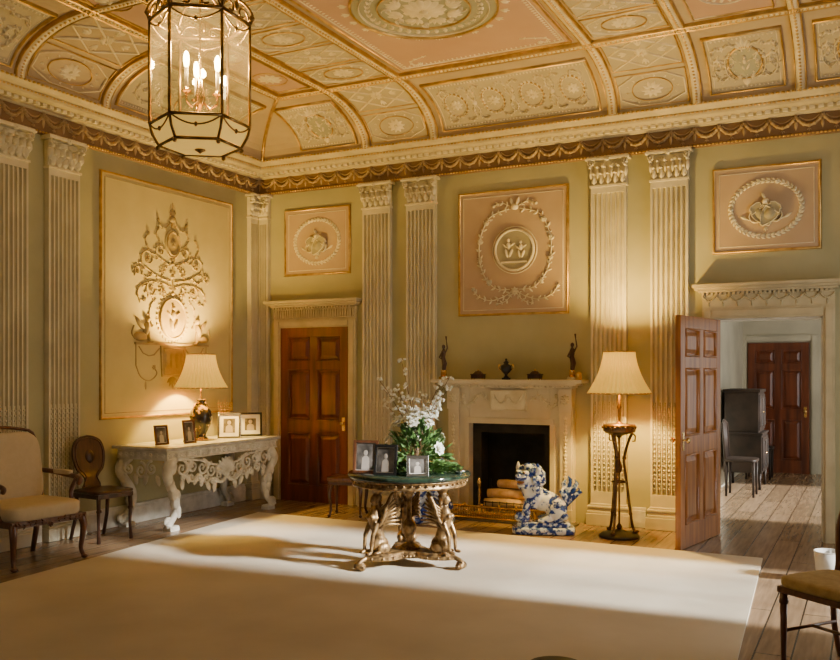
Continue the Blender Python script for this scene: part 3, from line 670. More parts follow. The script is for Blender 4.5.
b.obj('mantel_shelf','marblew',fe,bevel=.004)
b=B(); P=lambda a,z,h:(a,-.10-h,z)
b.plate([(-.2,1.14),(.2,1.14),(.2,1.36),(-.2,1.36)],P,0,.03); P2=lambda a,z,h:(a,-.13-h,z)
swag(b,P2,-.16,0,1.31,.09,.018,.02); swag(b,P2,0,.16,1.31,.09,.018,.02); rosette(b,P2,0,1.28,.04,.02); rect(b,P2,-.19,.19,1.15,1.35,.01,.01)
for sg in(-1,1):
    vine(b,P,[(sg*.24,1.25),(sg*.32,1.31),(sg*.40,1.25),(sg*.48,1.19),(sg*.54,1.25),(sg*.52,1.3)],.014,.02,.05,3,.025)
    Q=lambda a,z,h:(a,-.15-h,z); rosette(b,Q,sg*.63,1.265,.055,.025)
    for k in range(12): fan(b,lambda a,z,h:(a,-.135-h,z),sg*.63,.22+k*.075,pi/2,.055,.015,3); dome(b,lambda a,z,h:(a,-.135-h,z),sg*.63,.21+k*.075,.014,.014,.02,8)
b.obj('carving','relief',fe)
b=B(); D=.42
b.box(-.455,.455,D,D+.05,0,1.0); b.box(-.50,-.455,.001,D+.05,0,1.05); b.box(.455,.50,.001,D+.05,0,1.05); b.box(-.455,.455,.25,D+.05,1.0,1.05)
b.box(-.453,-.36,.0,.03,0,.998); b.box(.36,.453,.0,.03,0,.998); b.box(-.36,.36,.0,.03,.9,.998)
b.obj('firebox','soot',fe)
b=B(); b.box(-.78,.78,-.42,-.152,.0005,.02); b.box(-.455,.455,-.152,.42,.0005,.02); b.obj('hearth','slate',fe)
g=thing('fire_grate','black iron and brass fire basket standing in the hearth','fire grate',(-3.405,YB-.02,.02))
b=B()
for k in range(2): z=.10+k*.05; b.tube([(-.30,-.14,z),(.30,-.14,z)],.006,6)
for k in range(7): x=-.24+k*.08; b.tube([(x,-.14,.07),(x,-.14,.16)],.005,6); b.tube([(x,-.14,.08),(x,.14,.08)],.008,6)
for x in(-.30,.30): b.tube([(x,.14,0),(x,.14,.36)],.012,6); b.tube([(x,.14,.15),(x,-.14,.15)],.008,6); b.tube([(x,.14,.08),(x,-.14,.08)],.008,6)
b.tube([(-.3,.14,.08),(.3,.14,.08)],.008,6); b.tube([(-.3,.14,.27),(.3,.14,.27)],.008,6)
b.obj('basket','black',g)
for x in(-.31,.31):
    b=B(); b.lathe([(.03,0),(.03,.02),(.012,.04),(.018,.1),(.01,.14),(.014,.26),(.008,.3),(.02,.33),(.022,.36),(.012,.39),(.0,.41)],(x,-.15,0),12); b.obj('finial','brass',g)
for i,(x,y,z,rz_,L_,rr) in enumerate(((-.02,-.075,.145,.08,.50,.052),(.02,.065,.145,-.06,.50,.052),(-.02,-.01,.240,.12,.48,.052),(.05,-.015,.342,-.20,.42,.048))):
    b=B(); b.tube([(-L_/2,0,0),(-L_/4,.008,.004),(0,0,.006),(L_/4,-.006,0),(L_/2,0,0)],[rr*.9,rr,rr*.96,rr,rr*.9],8)
    o=b.obj('log','log'); o.location=(-3.405+x,YB-.02+y,.02+z-.012); o.rotation_euler=(0,0,rz_); o['label']='pale split firewood log lying in the fire basket'; o['category']='log'; o['group']='logs in the fire basket'
f=thing('fender','pierced brass fender around the hearth','fender',(-3.405,YB-.30,.021))
b=B(); 
pth=[(-.62,.10),(-.62,-.06),(-.58,-.09),(.58,-.09),(.62,-.06),(.62,.10)]
for z,r_ in((.012,.012),(.13,.010)): b.tube([(x,y,z) for x,y in pth],r_,8)
for k in range(60): x=-.57+k*1.14/59; b.tube([(x,-.09,.012),(x,-.09,.13)],.004,5)
for k in range(7): x=-.57+k*.19; b.ball((x,-.09,.15),.014)
for k in range(29): spiral(b,lambda a,z,h:(a,-.092-h,z),-.55+k*.039,.07,.022,1.2,0,(-1)**k,.006,.006,12)
b.obj('rail','brass',f)

def ornament(name,prof,loc,m,label,cat,n=16):
    b=B(); b.lathe(prof,(0,0,0),n); o=b.obj(name,m); o.location=loc; o['label']=label; o['category']=cat; return o
u=thing('urn','small dark bronze urn with handles on the mantel','urn',(-3.42,YB-.14,1.47))
b=B(); b.box(-.035,.035,-.035,.035,0,.02); b.lathe([(.03,.02),(.012,.045),(.02,.06),(.05,.09),(.058,.12),(.05,.15),(.02,.165),(.03,.18),(.02,.19),(.008,.2),(.012,.215),(0,.225)],n=18); b.obj('body','black',u)
for sg in(-1,1): b=B(); b.tube([(sg*.05,0,.14),(sg*.08,0,.16),(sg*.085,0,.12),(sg*.052,0,.10)],.006,6); b.obj('handle','brass',u)
def figurine(x,label):
    e=thing('figurine',label,'figurine',(x,YB-.14,1.47))
    b=B(); b.box(-.04,.04,-.04,.04,0,.03); b.lathe([(.035,.03),(.03,.09),(.036,.10)],n=12); b.obj('base','brass',e)
    b=B(); b.tube([(0,0,.10),(.01,0,.17),(-.005,0,.24),(0,0,.30),(0,0,.33)],[.022,.03,.024,.028,.012],10); b.ball((0,0,.355),(.02,.022,.026)); b.tube([(.02,0,.29),(.05,-.01,.34),(.035,0,.42),(.03,0,.47)],[.011,.009,.006,.012],8); b.tube([(-.02,0,.29),(-.045,-.015,.24),(-.01,-.03,.22)],[.011,.009,.006],8)
    b.obj('body','darkwood',e,remesh=.004); return e
figurine(-4.15,'slim dark bronze figure with raised arm on mantel end'); figurine(-2.70,'slim dark bronze figure with raised arm beside floor lamp')
def inkbox(x,label):
    e=thing('casket',label,'box',(x,YB-.14,1.47))
    b=B(); b.box(-.07,.07,-.04,.04,.012,.05); b.box(-.075,.075,-.045,.045,.05,.06); b.frust(-.05,.05,-.03,.03,.06,.09,.5); b.obj('body','darkwood',e,bevel=.003)
    b=B(); b.lathe([(.008,.088),(.013,.10),(0,.112)],n=10); b.obj('knob','brass',e)
    for sx in(-1,1):
        for sy in(-1,1): b=B(); b.ball((sx*.06,sy*.03,.008),.008,8,6); b.obj('foot','brass',e)
inkbox(-3.74,'small dark casket with gilt feet on the mantel'); inkbox(-3.10,'small dark casket with gilt knob on the mantel')
ornament('small_box',[(.03,0),(.035,.01),(.03,.06),(.034,.065),(.02,.08),(0,.085)],(-2.62,YB-.19,1.47),'gold','small gilt pot at the end of the mantel','pot')

# ---------------------------------------------------------------- guardian lions (local +X = forward, head turned to +Y)
def lion(loc,rz,label,mir=1):
    e=thing('porcelain_lion',label,'statue',loc,rz,group='blue and white porcelain guardian lions')
    b=B(); b.cushion((-.02,0,.035),.56,.28,.07); b.cushion((-.02,0,.085),.48,.22,.05)
    for x in(-.22,.19):
        for y in(-.09,.09): b.ball((x,y,.014),(.035,.035,.014),10,6)
    b.obj('plinth','porcb',e)
    b=B()
    b.ball((-.13,0,.23),(.105,.085,.11),14,10); b.ball((-.03,0,.28),(.12,.072,.085),14,10); b.ball((.06,0,.33),(.09,.085,.12),14,10)
    for sg in(-1,1):
        b.ball((-.14,sg*.07,.19),(.085,.045,.085),12,8); b.tube([(-.08,sg*.085,.15),(-.03,sg*.09,.125)],[.035,.03],10); b.ball((-.01,sg*.09,.125),(.045,.032,.022),10,8)
        b.tube([(.09,sg*.06,.32),(.135,sg*.075,.22),(.13,sg*.075,.13)],[.042,.032,.030],10); b.ball((.155,sg*.075,.125),(.045,.036,.026),10,8)
    hc=Vector((.12,.02,.49)); R=Matrix.Rotation(math.radians(50),3,'Z'); Hh=lambda x,y,z:tuple(hc+R@Vector((x,y,z)))
    b.ball(hc,(.085,.09,.085),14,10); b.ball(Hh(.08,0,.01),(.05,.068,.032),12,8,1,R); b.ball(Hh(.065,0,-.06),(.05,.058,.018),12,8,1,R); b.ball(Hh(.125,0,.03),(.022,.034,.022),10,8)
    for sg in(-1,1): b.ball(Hh(.075,sg*.04,.06),(.03,.03,.018),10,8); b.tube([Hh(-.01,sg*.09,.04),Hh(-.01,sg*.12,.09),Hh(.0,sg*.11,.14)],[.03,.024,.008],8)
    b.tube([(.07,0,.36),(.11,.01,.44)],[.10,.08],12)
    b.obj('body','porc',e,remesh=.006)
    for sg in(-1,1): b=B(); b.ball(Hh(.102,sg*.04,.055),.013,8,6); b.obj('eye','black',e)
    b=B(); b.ball(Hh(.095,0,-.028),(.025,.04,.016),10,6,1,R); b.obj('tongue','mahogl',e)
    b=B()
    def curl(c,r_,ax):
        c=Vector(c); ax=Vector(ax).normalized(); u_=ax.orthogonal().normalized(); v_=ax.cross(u_)
        b.tube([c+(u_*cos(q)+v_*sin(q))*r_*(1-.75*i/14)+ax*(.014*i/14) for i,q in [(i,i*.75) for i in range(15)]],[r_*.34]*14+[r_*.2],5); b.ball(c,(r_*.75,)*3,8,6)
    for k in range(32):
        th=2*pi*(k%8)/8+(k//8)*.39; rw=k//8; x=.005-.04*rw; rr=.112*math.sqrt(max(.1,1-(rw*.2)**2))
        c=Hh(x,rr*sin(th),rr*cos(th)*.98); ax=Vector(c)-Vector(Hh(-.06,0,0)); curl(c,.036,ax)
    for k in range(8): curl((.03-.03*k,0,.40-.014*k),.028,(0,.3,1))
    for sg in(-1,1):
        for (x,z) in((.09,.30),(.14,.20),(-.19,.17),(-.13,.27),(.05,.40)): curl((x-.01,sg*.098,z),.034,(0,sg,0))
    b.obj('mane','porcb',e)
    b=B()
    for k,(dx,dz) in enumerate(((-.02,.20),(-.08,.17),(.04,.17),(-.11,.10),(.06,.10))):
        p0_=Vector((-.21,0,.25)); p1_=Vector((-.235+dx*.4,(k-2)*.010,.29+dz*.4)); p2_=Vector((-.235+dx,(k-2)*.016,.28+dz)); p3_=p2_+Vector((.02 if dx<0 else -.02,0,.03))
        b.tube([p0_,p1_,p2_,p3_],[.024,.030,.020,.006],8)
    b.obj('tail','porcb',e)
    b=B(); b.ball((.19,mir*.075,.155),.045,14,10); b.obj('ball','porcb',e)
    return e
l1=lion((-2.82,8.12,.0),pi+.35,'blue and white porcelain guardian lion beside the hearth'); l1.scale=(1.08,1.08,1.08)
l2=dup(l1,(-4.06,8.16,0),.25,'blue and white porcelain guardian lion behind the round table')

# ---------------------------------------------------------------- centre table
T=(-3.30,6.30,.015)
te=thing('centre_table','round green marble table on gilded winged sphinx supports','table',T)
b=B(); b.lathe([(.44,.695),(.485,.70),(.492,.71),(.492,.725),(.485,.735)],n=64); b.obj('table_top','marbled',te)
b=B(); b.lathe([(.40,.63),(.455,.635),(.46,.65),(.45,.66),(.45,.68),(.475,.69),(.475,.695),(.40,.695)],n=64)
for k in range(48): q=2*pi*k/48; b.ball((.463*cos(q),.463*sin(q),.67),.010,6,4)
b.obj('apron','goldd',te)
yaw=math.radians(26.95)
angs=[math.radians(a)+yaw for a in(216,330,95)]
b=B(); n=72; out=[]
for i in range(n):
    q=2*pi*i/n; v=min(abs((q-a+pi)%(2*pi)-pi) for a in angs); r_=.16+.27*max(0,1-v/.62)**.7; out.append((r_*cos(q),r_*sin(q)))
b.plate(out,lambda a,c,h:(a,c,h),.07,.10); b.plate([(x*.9,y*.9) for x,y in out],lambda a,c,h:(a,c,h),.10,.12)
for i in range(0,n,2): b.ball((out[i][0],out[i][1],.085),.012,6,4)
b.obj('plinth','goldd',te)
for a in angs:
    R=Matrix.Rotation(a,4,'Z'); TM=R@Matrix.Translation((.30,0,0))
    b=B(); b.M=TM
    b.tube(smooth([(.06,0,.085),(.12,0,.085),(.17,0,.06),(.18,0,.025),(.15,0,.022),(.145,0,.045),(.16,0,.05)],3),.019,8); b.tube([(.168,-.045,.030),(.168,.045,.030)],.028,12); b.ball((.168,-.05,.030),(.014,.014,.014),8,6); b.ball((.168,.05,.030),(.014,.014,.014),8,6)
    b.obj('foot','goldd',te)
    b=B(); b.M=TM
    b.ball((-.01,0,.185),(.085,.06,.065),14,10); b.tube([(-.02,0,.18),(-.005,0,.26),(.02,0,.34),(.035,0,.40),(.025,0,.455),(.02,0,.49)],[.055,.045,.048,.055,.038,.022],12)
    b.ball((.03,0,.535),(.038,.034,.044)); b.ball((.066,0,.528),(.010,.008,.012)); b.ball((.012,0,.548),(.042,.044,.042)); b.ball((.005,.034,.50),(.016,.012,.045)); b.ball((.005,-.034,.50),(.016,.012,.045)); b.ball((.072,.025,.405),.022);b.ball((.072,-.025,.405),.022)
    b.tube([(.0,0,.58),(0,0,.60),(0,0,.635)],[.03,.045,.06],12)
    for sg in(-1,1):
        b.tube([(.04,sg*.05,.36),(.085,sg*.052,.26),(.095,sg*.048,.14)],[.022,.018,.014],8); b.ball((.115,sg*.048,.13),(.03,.018,.014)); b.ball((-.02,sg*.055,.16),(.06,.028,.045)); b.ball((.045,sg*.058,.13),(.035,.018,.013))
    b.obj('sphinx','goldd',te,remesh=.005)
    for sg in(-1,1):
        b=B(); b.M=TM
        for k in range(8):
            t=k/7; b.tube(smooth([(.015,sg*.045,.32+.02*k),(-.045,sg*.085,.35+.024*k),(-.085-.06*(1-t),sg*.10,.34+.24*t)],3),[.008,.011,.013,.014,.013,.009,.004],6)
        b.tube(smooth([(.03,sg*.045,.33),(.005,sg*.08,.40),(-.02,sg*.095,.50),(-.07,sg*.105,.60)],3),[.016]*9+[.008],8)
        b.obj('wing','goldd',te)
b=B(); b.lathe([(.09,.12),(.08,.14),(.03,.17),(.028,.20),(.055,.25),(.06,.29),(.05,.33),(.022,.36),(.02,.52),(.05,.58),(.10,.63)],n=24); b.obj('column','goldd',te)
TZ=.735+.015
def pframe(name,loc,rz,w,h,m,label,group=None,tilt=.16,t=.022,wide=-.006):
    e=thing(name,label,'picture frame',loc,rz)
    if group: e['group']=group
    Rx=Matrix.Rotation(-tilt,4,'X')
    b=B(); b.M=Rx
    b.box(-w/2,w/2,0,.015,0.001,t); b.box(-w/2,w/2,0,.015,h-t,h); b.box(-w/2,-w/2+t,0,.015,t,h-t); b.box(w/2-t,w/2,0,.015,t,h-t); b.box(-w/2+.004,w/2-.004,.015,.018,.004,h-.004); b.obj('frame',m,e,bevel=.002)
    b=B(); b.M=Rx; b.box(-w/2+t,w/2-t,.010,.0145,t,h-t); b.obj('mount','paper',e)
    b=B(); b.M=Rx; k=.010+wide; b.box(-w/2+t+k,w/2-t-k,.0085,.0099,t+k,h-t-k); b.obj('photograph','photo',e)
    b=B(); b.M=Rx; P=lambda a,z,hh:(a,.0084-hh,z); cz=h*.52
    dome(b,P,0,cz+h*.10,w*.085,h*.085,.001,14); 
    b.plate([(-w*.16,t+k+.002),(w*.16,t+k+.002),(w*.14,cz-h*.06),(w*.05,cz+h*.01),(-w*.05,cz+h*.01),(-w*.14,cz-h*.06)],P,0,.0008); b.obj('portrait','skin',e)
    b=B(); hy=h*.75*sin(tilt); b.tube([(0,.018+hy*1.0,h*.72*cos(tilt)),(0,.018+hy+h*.28,.005)],.004,5); b.obj('easel_leg','black',e); return e
fa=math.radians(26.95)
def camf(dx,dy): return (T[0]+dx*cos(fa)-dy*sin(fa),T[1]+dx*sin(fa)+dy*cos(fa),TZ)
pframe('photo_frame',camf(-.35,-.10),fa-.15,.20,.26,'midwood','dark wooden photo frame on the round table')
pframe('photo_frame',camf(-.19,-.27),fa-.35,.19,.24,'black','black photo frame standing among greenery')
pframe('photo_frame',camf(.07,-.34),fa+.1,.17,.16,'silver','small silver photo frame on the round table')
fl=thing('flower_arrangement','tall white flower arrangement with blossom branches and ivy','flowers',camf(.06,.04))
b=B(); b.lathe([(.07,0),(.10,.02),(.13,.07),(.14,.10),(.13,.10)],n=24); b.obj('bowl','brass',fl)
random.seed(11)
def leaf3(b,p,d,L_,W):
    d=Vector(d).normalized(); x=d.cross(Vector((random.uniform(-1,1),random.uniform(-1,1),random.uniform(-1,1)))).normalized(); nrm=x.cross(d); p=Vector(p)
    b.add([p,p+d*L_*.45+x*W/2+nrm*.004,p+d*L_,p+d*L_*.45-x*W/2+nrm*.004,p+d*L_*.5-nrm*.008],[(0,1,4),(1,2,4),(2,3,4),(3,0,4)],True)
b=B()
for k in range(560):
    q=random.uniform(0,2*pi); el=random.uniform(-.2,1.4); r_=random.uniform(.08,.26)*(1-.2*sin(el))
    p=(r_*cos(q)*cos(el),r_*sin(q)*cos(el),.12+.30*max(0,sin(el))*random.uniform(.4,1)); leaf3(b,p,(cos(q)*cos(el),sin(q)*cos(el),sin(el)+random.uniform(-.3,.5)),random.uniform(.04,.09),.028)
for k in range(1000):
    q=random.uniform(0,2*pi); r_=random.uniform(.10,.39); leaf3(b,(r_*cos(q)-.05*cos(fa),r_*sin(q)*.82,.014+.11*random.random()*(1-r_/.48)),(cos(q),sin(q),random.uniform(.0,.6)),.05,.032)
b.obj('foliage','leaf',fl,kind='stuff')
def flower_mesh(r):
    b=B()
    for L_ in range(3):
        n=7-L_
        for i in range(n):
            q=2*pi*i/n+L_*.5; d=Vector((cos(q),sin(q),.15+.65*L_)); d.normalize(); x=Vector((-sin(q),cos(q),0)); rr=r*(1-.22*L_)
            b.add([(0,0,0),d*rr*.55+x*rr*.40,d*rr+Vector((0,0,-.1*rr)),d*rr*.55-x*rr*.40,d*rr*.6+Vector((0,0,-.12*rr))],[(0,1,4),(1,2,4),(2,3,4),(3,0,4)],True)
    b.ball((0,0,r*.2),r*.22,8,6); return b
f0=flower_mesh(.062).obj('flower','petal',fl); f0.location=(0,-.1,.36)
for k in range(32):
    q=random.uniform(0,2*pi); el=random.uniform(.0,1.4); f=f0.copy(); C.objects.link(f); f.parent=fl
    f.location=(cos(q)*cos(el)*.25,sin(q)*cos(el)*.25,.18+.30*sin(el)); f.rotation_euler=Vector((cos(q)*cos(el),sin(q)*cos(el),sin(el)+.2)).to_track_quat('Z','Y').to_euler(); s_=random.uniform(.65,1.15); f.scale=(s_,s_,s_)
for k in range(15):
    q=random.uniform(0,2*pi) ; sp=random.uniform(.10,.32); H=random.uniform(.48,.78)
    if k==0: q,sp,H=fa+pi,.12,.90
    if k==1: q,sp,H=fa,.20,.74
    if k==2: q,sp,H=fa+pi,.26,.66
    b=B(); pts=[(0,0,.1)]; m_=B()
    for i in range(1,9):
        t=i/8; pts.append((sp*t**1.5*cos(q)+random.uniform(-.008,.008),sp*t**1.5*sin(q)+random.uniform(-.008,.008),.1+(H-.1)*t))
    b.tube(pts,[.005*(1-.6*i/8) for i in range(9)],5); b.obj('branch','twig',fl)
    for i in range(3,9):
        for j in range(4):
            p=Vector(pts[i])+Vector([random.uniform(-.03,.03) for _ in range(3)]); m_.ball(p,(random.uniform(.008,.014),)*3,6,4); 
            d=Vector([random.uniform(-1,1) for _ in range(3)]).normalized(); m_.ball(p+d*.012,.008,5,4)
    m_.obj('blossom','petal',fl,kind='stuff')
ornament('dish',[(.03,0),(.035,.005),(.05,.02),(.055,.028),(.05,.024),(0,.012)],camf(.40,-.14),'silver','small silver dish on the round table','dish')

# ---------------------------------------------------------------- console table
CX,CY=-6.37,7.38
ce=thing('console_table','white carved console table with pierced scroll apron','console table',(CX,CY,0))
hw,hl=.36,.92
b=B(); b.box(-hw,hw,-hl,hl,.785,.82); b.obj('table_top','marbleg',ce,bevel=.008)
b=B(); b.box(-hw+.04,hw-.03,-hl+.04,hl-.04,.69,.785)
PFr=lambda a,z,h:(hw-.03+h,a,z); PS=lambda a,z,h:(a,-hl+.04-h,z)
rib(b,PFr,[(-hl+.04,.775),(hl-.04,.775)],.02,.02); rib(b,PFr,[(-hl+.04,.70),(hl-.04,.70)],.014,.014)
for k in range(22): y=-hl+.08+k*.08; rosette(b,PFr,y,.737,.03,.02,6)
for k in range(8): y=-hw+.08+k*.08; rosette(b,PS,y,.737,.03,.02,6)
b.obj('frieze','white',ce)
b=B()
def sp3(P,a,z,r,t,a0,sg,w):
    pts=[]
    for i in range(23):
        q=a0+sg*2*pi*t*i/22; rr=r*(1-.85*i/22); pts.append(P(a+rr*cos(q),z+rr*sin(q),-.012))
    b.tube(pts,[w*(1-.4*i/22) for i in range(23)],8); b.ball(pts[-1],w*1.1,8,6)
for sg in(-1,1):
    for (y,z,r,t,a0,d) in((.66,.60,.085,1.4,pi/2,1),(.50,.61,.075,1.3,pi/2,-1),(.36,.58,.085,1.4,pi/2,1),(.22,.54,.08,1.3,pi/2,-1),(.30,.47,.055,1.2,0,1),(.10,.48,.06,1.2,0,-1),(.52,.50,.05,1.2,0,1),(.42,.48,.045,1.2,0,-1),(.64,.50,.04,1.2,0,-1),(.2,.44,.04,1.2,0,1)):
        sp3(PFr,sg*y,z,r,t,a0,d*sg,.015)
    Q=lambda a,z,h:PFr(a,z,h-.02)
    for (y,z,an) in((.74,.66,-1.3),(.58,.55,-1.8),(.43,.52,-1.2),(.29,.44,-2.0),(.15,.42,-1.3),(.65,.5,-1.6),(.5,.68,-1.2),(.3,.66,-1.9),(.36,.50,-1.5),(.1,.6,-1.2),(.58,.66,-1.7)):
        for hh in(.03,-.03): leaf(b,Q,sg*y,z,an if sg>0 else pi-an,.12,.06,hh)
    b.tube([PFr(sg*.80,.69,-.01),PFr(sg*.6,.68,-.01),PFr(sg*.4,.66,-.01),PFr(sg*.2,.60,-.01),PFr(0,.56,-.01)],.012,8)
for k in range(9): 
    for hh in(.05,-.03): leaf(b,lambda a,z,h:PFr(a,z,h-.01),0,.50,pi/2+(k-4)*.33,.17,.05,hh)
b.ball(PFr(0,.50,0),(.03,.05,.06)); swag(b,PFr,-.2,0,.47,.06,.03,.03); swag(b,PFr,0,.2,.47,.06,.03,.03)
for (x,z,r,a0,d) in((-.18,.60,.075,pi/2,1),(-.02,.58,.085,pi/2,-1),(.12,.61,.07,pi/2,1)): sp3(PS,x,z,r,1.4,a0,d,.014)
for (x,an) in((-.1,-1.4),(.05,-1.8),(.18,-1.3)):
    for hh in(.03,-.03): leaf(b,lambda a,z,h:PS(a,z,h-.02),x,.55,an,.12,.06,hh)
b.obj('apron','white',ce)
for sx,sy in((1,-1),(1,1),(-1,-1),(-1,1)):
    b=B(); b.M=Matrix.Translation((sx*(hw-.07),sy*(hl-.14),0)); dy=sy
    pts=[(0,dy*-.02,.70),(sx*.015,dy*.05,.64),(sx*.02,dy*.075,.56),(sx*.0,dy*.03,.47),(-sx*.01,dy*-.04,.38),(-sx*.01,dy*-.075,.30),(0,dy*-.065,.20),(.01*sx,dy*-.01,.12),(sx*.02,dy*.055,.07),(sx*.025,dy*.07,.045)]
    b.tube(smooth(pts,3),[.058-.024*min(1,i/18) for i in range(28)],10)
    for cy_,cz,rr in((.03,.63,.068),(.05,.075,.060),(-.06,.34,.050)):
        pp=[(sx*.012,dy*cy_+rr*(1-.8*i/18)*cos(i*.6)*dy,cz+rr*(1-.8*i/18)*sin(i*.6)) for i in range(19)]; b.tube(pp,.017,6)
    PP=lambda a,z,h:(sx*.03+sx*h,a,z)
    for k in range(5): leaf(b,PP,dy*(.05-.03*k),.60-.09*k,-pi/2,.13,.08,.035); leaf(b,lambda a,z,h:(a,dy*(.07-.03*k)+dy*h,z),0,.60-.09*k,-pi/2,.13,.08,.03)
    b.box(-.05,.05,-.06,.06,0,.03); b.cushion((0,0,.035),.11,.13,.03); b.obj('leg','white',ce)
def silkshade(e,z0,z1,r0,r1,pw,col=(1,.62,.13)):
    b=B(); n=12; pr=[]
    for i in range(n+1):
        t=i/n; r_=r1+(r0-r1)*(1-t)**1.75; pr.append((r_,z0+(z1-z0)*t))
    b.shell(pr,n=216,mod=lambda a:1+.035*cos(a*36)); b.obj('lamp_shade','shade',e)
    b=B(); b.tube([(r0*cos(2*pi*i/40),r0*sin(2*pi*i/40),z0) for i in range(40)],.008,6,True); b.tube([(r1*cos(2*pi*i/40),r1*sin(2*pi*i/40),z1) for i in range(40)],.007,6,True); b.obj('shade_trim','gold',e)
    b=B(); b.ball((0,0,(z0+z1)/2-.02),(.035,.035,.05)); b.obj('bulb','bulb',e)
    l=bpy.data.lights.new('lamp_light','POINT'); l.energy=pw; l.color=col; l.shadow_soft_size=.05
    o=bpy.data.objects.new('lamp_light',l); C.objects.link(o); o.parent=e; o.location=(0,0,(z0+z1)/2+.08)
tl=thing('table_lamp','dark lacquer vase lamp with pleated cream shade on console','lamp',(-6.40,7.40,.82))
b=B(); b.lathe([(.07,.01),(.075,.02),(.05,.04),(.06,.08),(.10,.16),(.12,.24),(.11,.31),(.06,.37),(.04,.41),(.055,.43),(.05,.44)],n=32); b.obj('base','vase',tl)
b=B(); b.lathe([(.08,0.001),(.085,.012),(.075,.022)],n=24); b.obj('foot_ring','brass',tl)
b=B(); b.tube([(0,0,.44),(0,0,.60)],.008,8); b.obj('stem','brass',tl)
for sg in(-1,1): b=B(); b.tube([(0,sg*.055,.40),(0,sg*.10,.38),(0,sg*.13,.31),(0,sg*.12,.27)],.009,8); b.obj('handle','brass',tl)
silkshade(tl,.56,.92,.275,.15,240)
def cf(y,x): return (x,y,.8215)
G='framed photographs on the console'
pframe('photo_frame',cf(6.72,-6.30),fa+.9,.16,.20,'midwood','small dark wooden photo frame on the console',group=G)
pframe('photo_frame',cf(7.02,-6.20),fa+1.0,.16,.24,'midwood','tilted brown photo frame beside the table lamp',group=G)
pframe('photo_frame',cf(7.72,-6.28),fa+.15,.25,.28,'silver','white mounted photograph in silver frame on the console',group=G,wide=.03)
pframe('photo_frame',cf(8.10,-6.28),fa+.25,.26,.27,'black','white mounted photograph in black frame on the console',group=G,wide=.035)
v=thing('twig_vase','small vase with thin dried twigs behind the frames','vase',(-6.55,7.98,.82))
b=B(); b.lathe([(.03,0),(.05,.05),(.03,.11),(.035,.13)],n=16); b.obj('vase','brass',v)
b=B()
for k in range(9):
    q=k*.7; x,y=.07*cos(q),.10*sin(q); b.tube([(0,0,.1),(x*.5,y*.5,.25),(x,y,.36+.03*(k%3))],.003,4)
    for j in range(4): b.ball((x*(.6+.12*j),y*(.6+.12*j),.27+.035*j),.009,6,4)
b.obj('twigs','gold',v,kind='stuff')

# ---------------------------------------------------------------- floor lamp
flp=thing('floor_lamp','tripod bronze torchere lamp with lit cream shade','lamp',(-2.10,8.26,0))
b=B(); b.lathe([(.185,0),(.19,.02),(.175,.03),(.165,.04),(.08,.05),(.05,.065),(.03,.075)],n=36); b.obj('base','black',flp)
for k in range(3):
    a=fa+math.radians(90+120*k+25); R=Matrix.Rotation(a,4,'Z'); b=B(); b.M=R
    b.tube(smooth([(.15,0,.05),(.125,0,.10),(.105,0,.22),(.08,0,.42),(.055,0,.62),(.045,0,.74),(.08,0,.88),(.12,0,.98)],3),.013,8); b.ball((.155,0,.055),(.032,.022,.018)); b.ball((.13,0,1.01),(.024,.024,.032)); b.ball((.047,0,.74),.020); b.ball((.105,0,.22),.018)
    b.tube([(.12,0,.98),(.15,0,.95),(.145,0,.90),(.12,0,.90)],.008,6); b.obj('leg','bronze',flp)
b=B(); b.lathe([(.02,.075),(.03,.10),(.009,.13),(.009,.60),(.022,.62),(.03,.66),(.02,.70),(.010,.72),(.010,.93),(.05,.96),(.13,.98),(.15,1.0),(.145,1.02),(.155,1.04),(.145,1.06),(.04,1.065),(.014,1.09),(.014,1.20),(.022,1.22),(.010,1.25),(.010,1.42)],n=24)
for k in range(20): q=2*pi*k/20; b.ball((.15*cos(q),.15*sin(q),1.03),.014,6,4)
b.tube([(.065*cos(2*pi*i/24),.065*sin(2*pi*i/24),.52) for i in range(24)],.008,6,True); b.obj('pole','bronze',flp)
silkshade(flp,1.35,1.74,.29,.145,270)

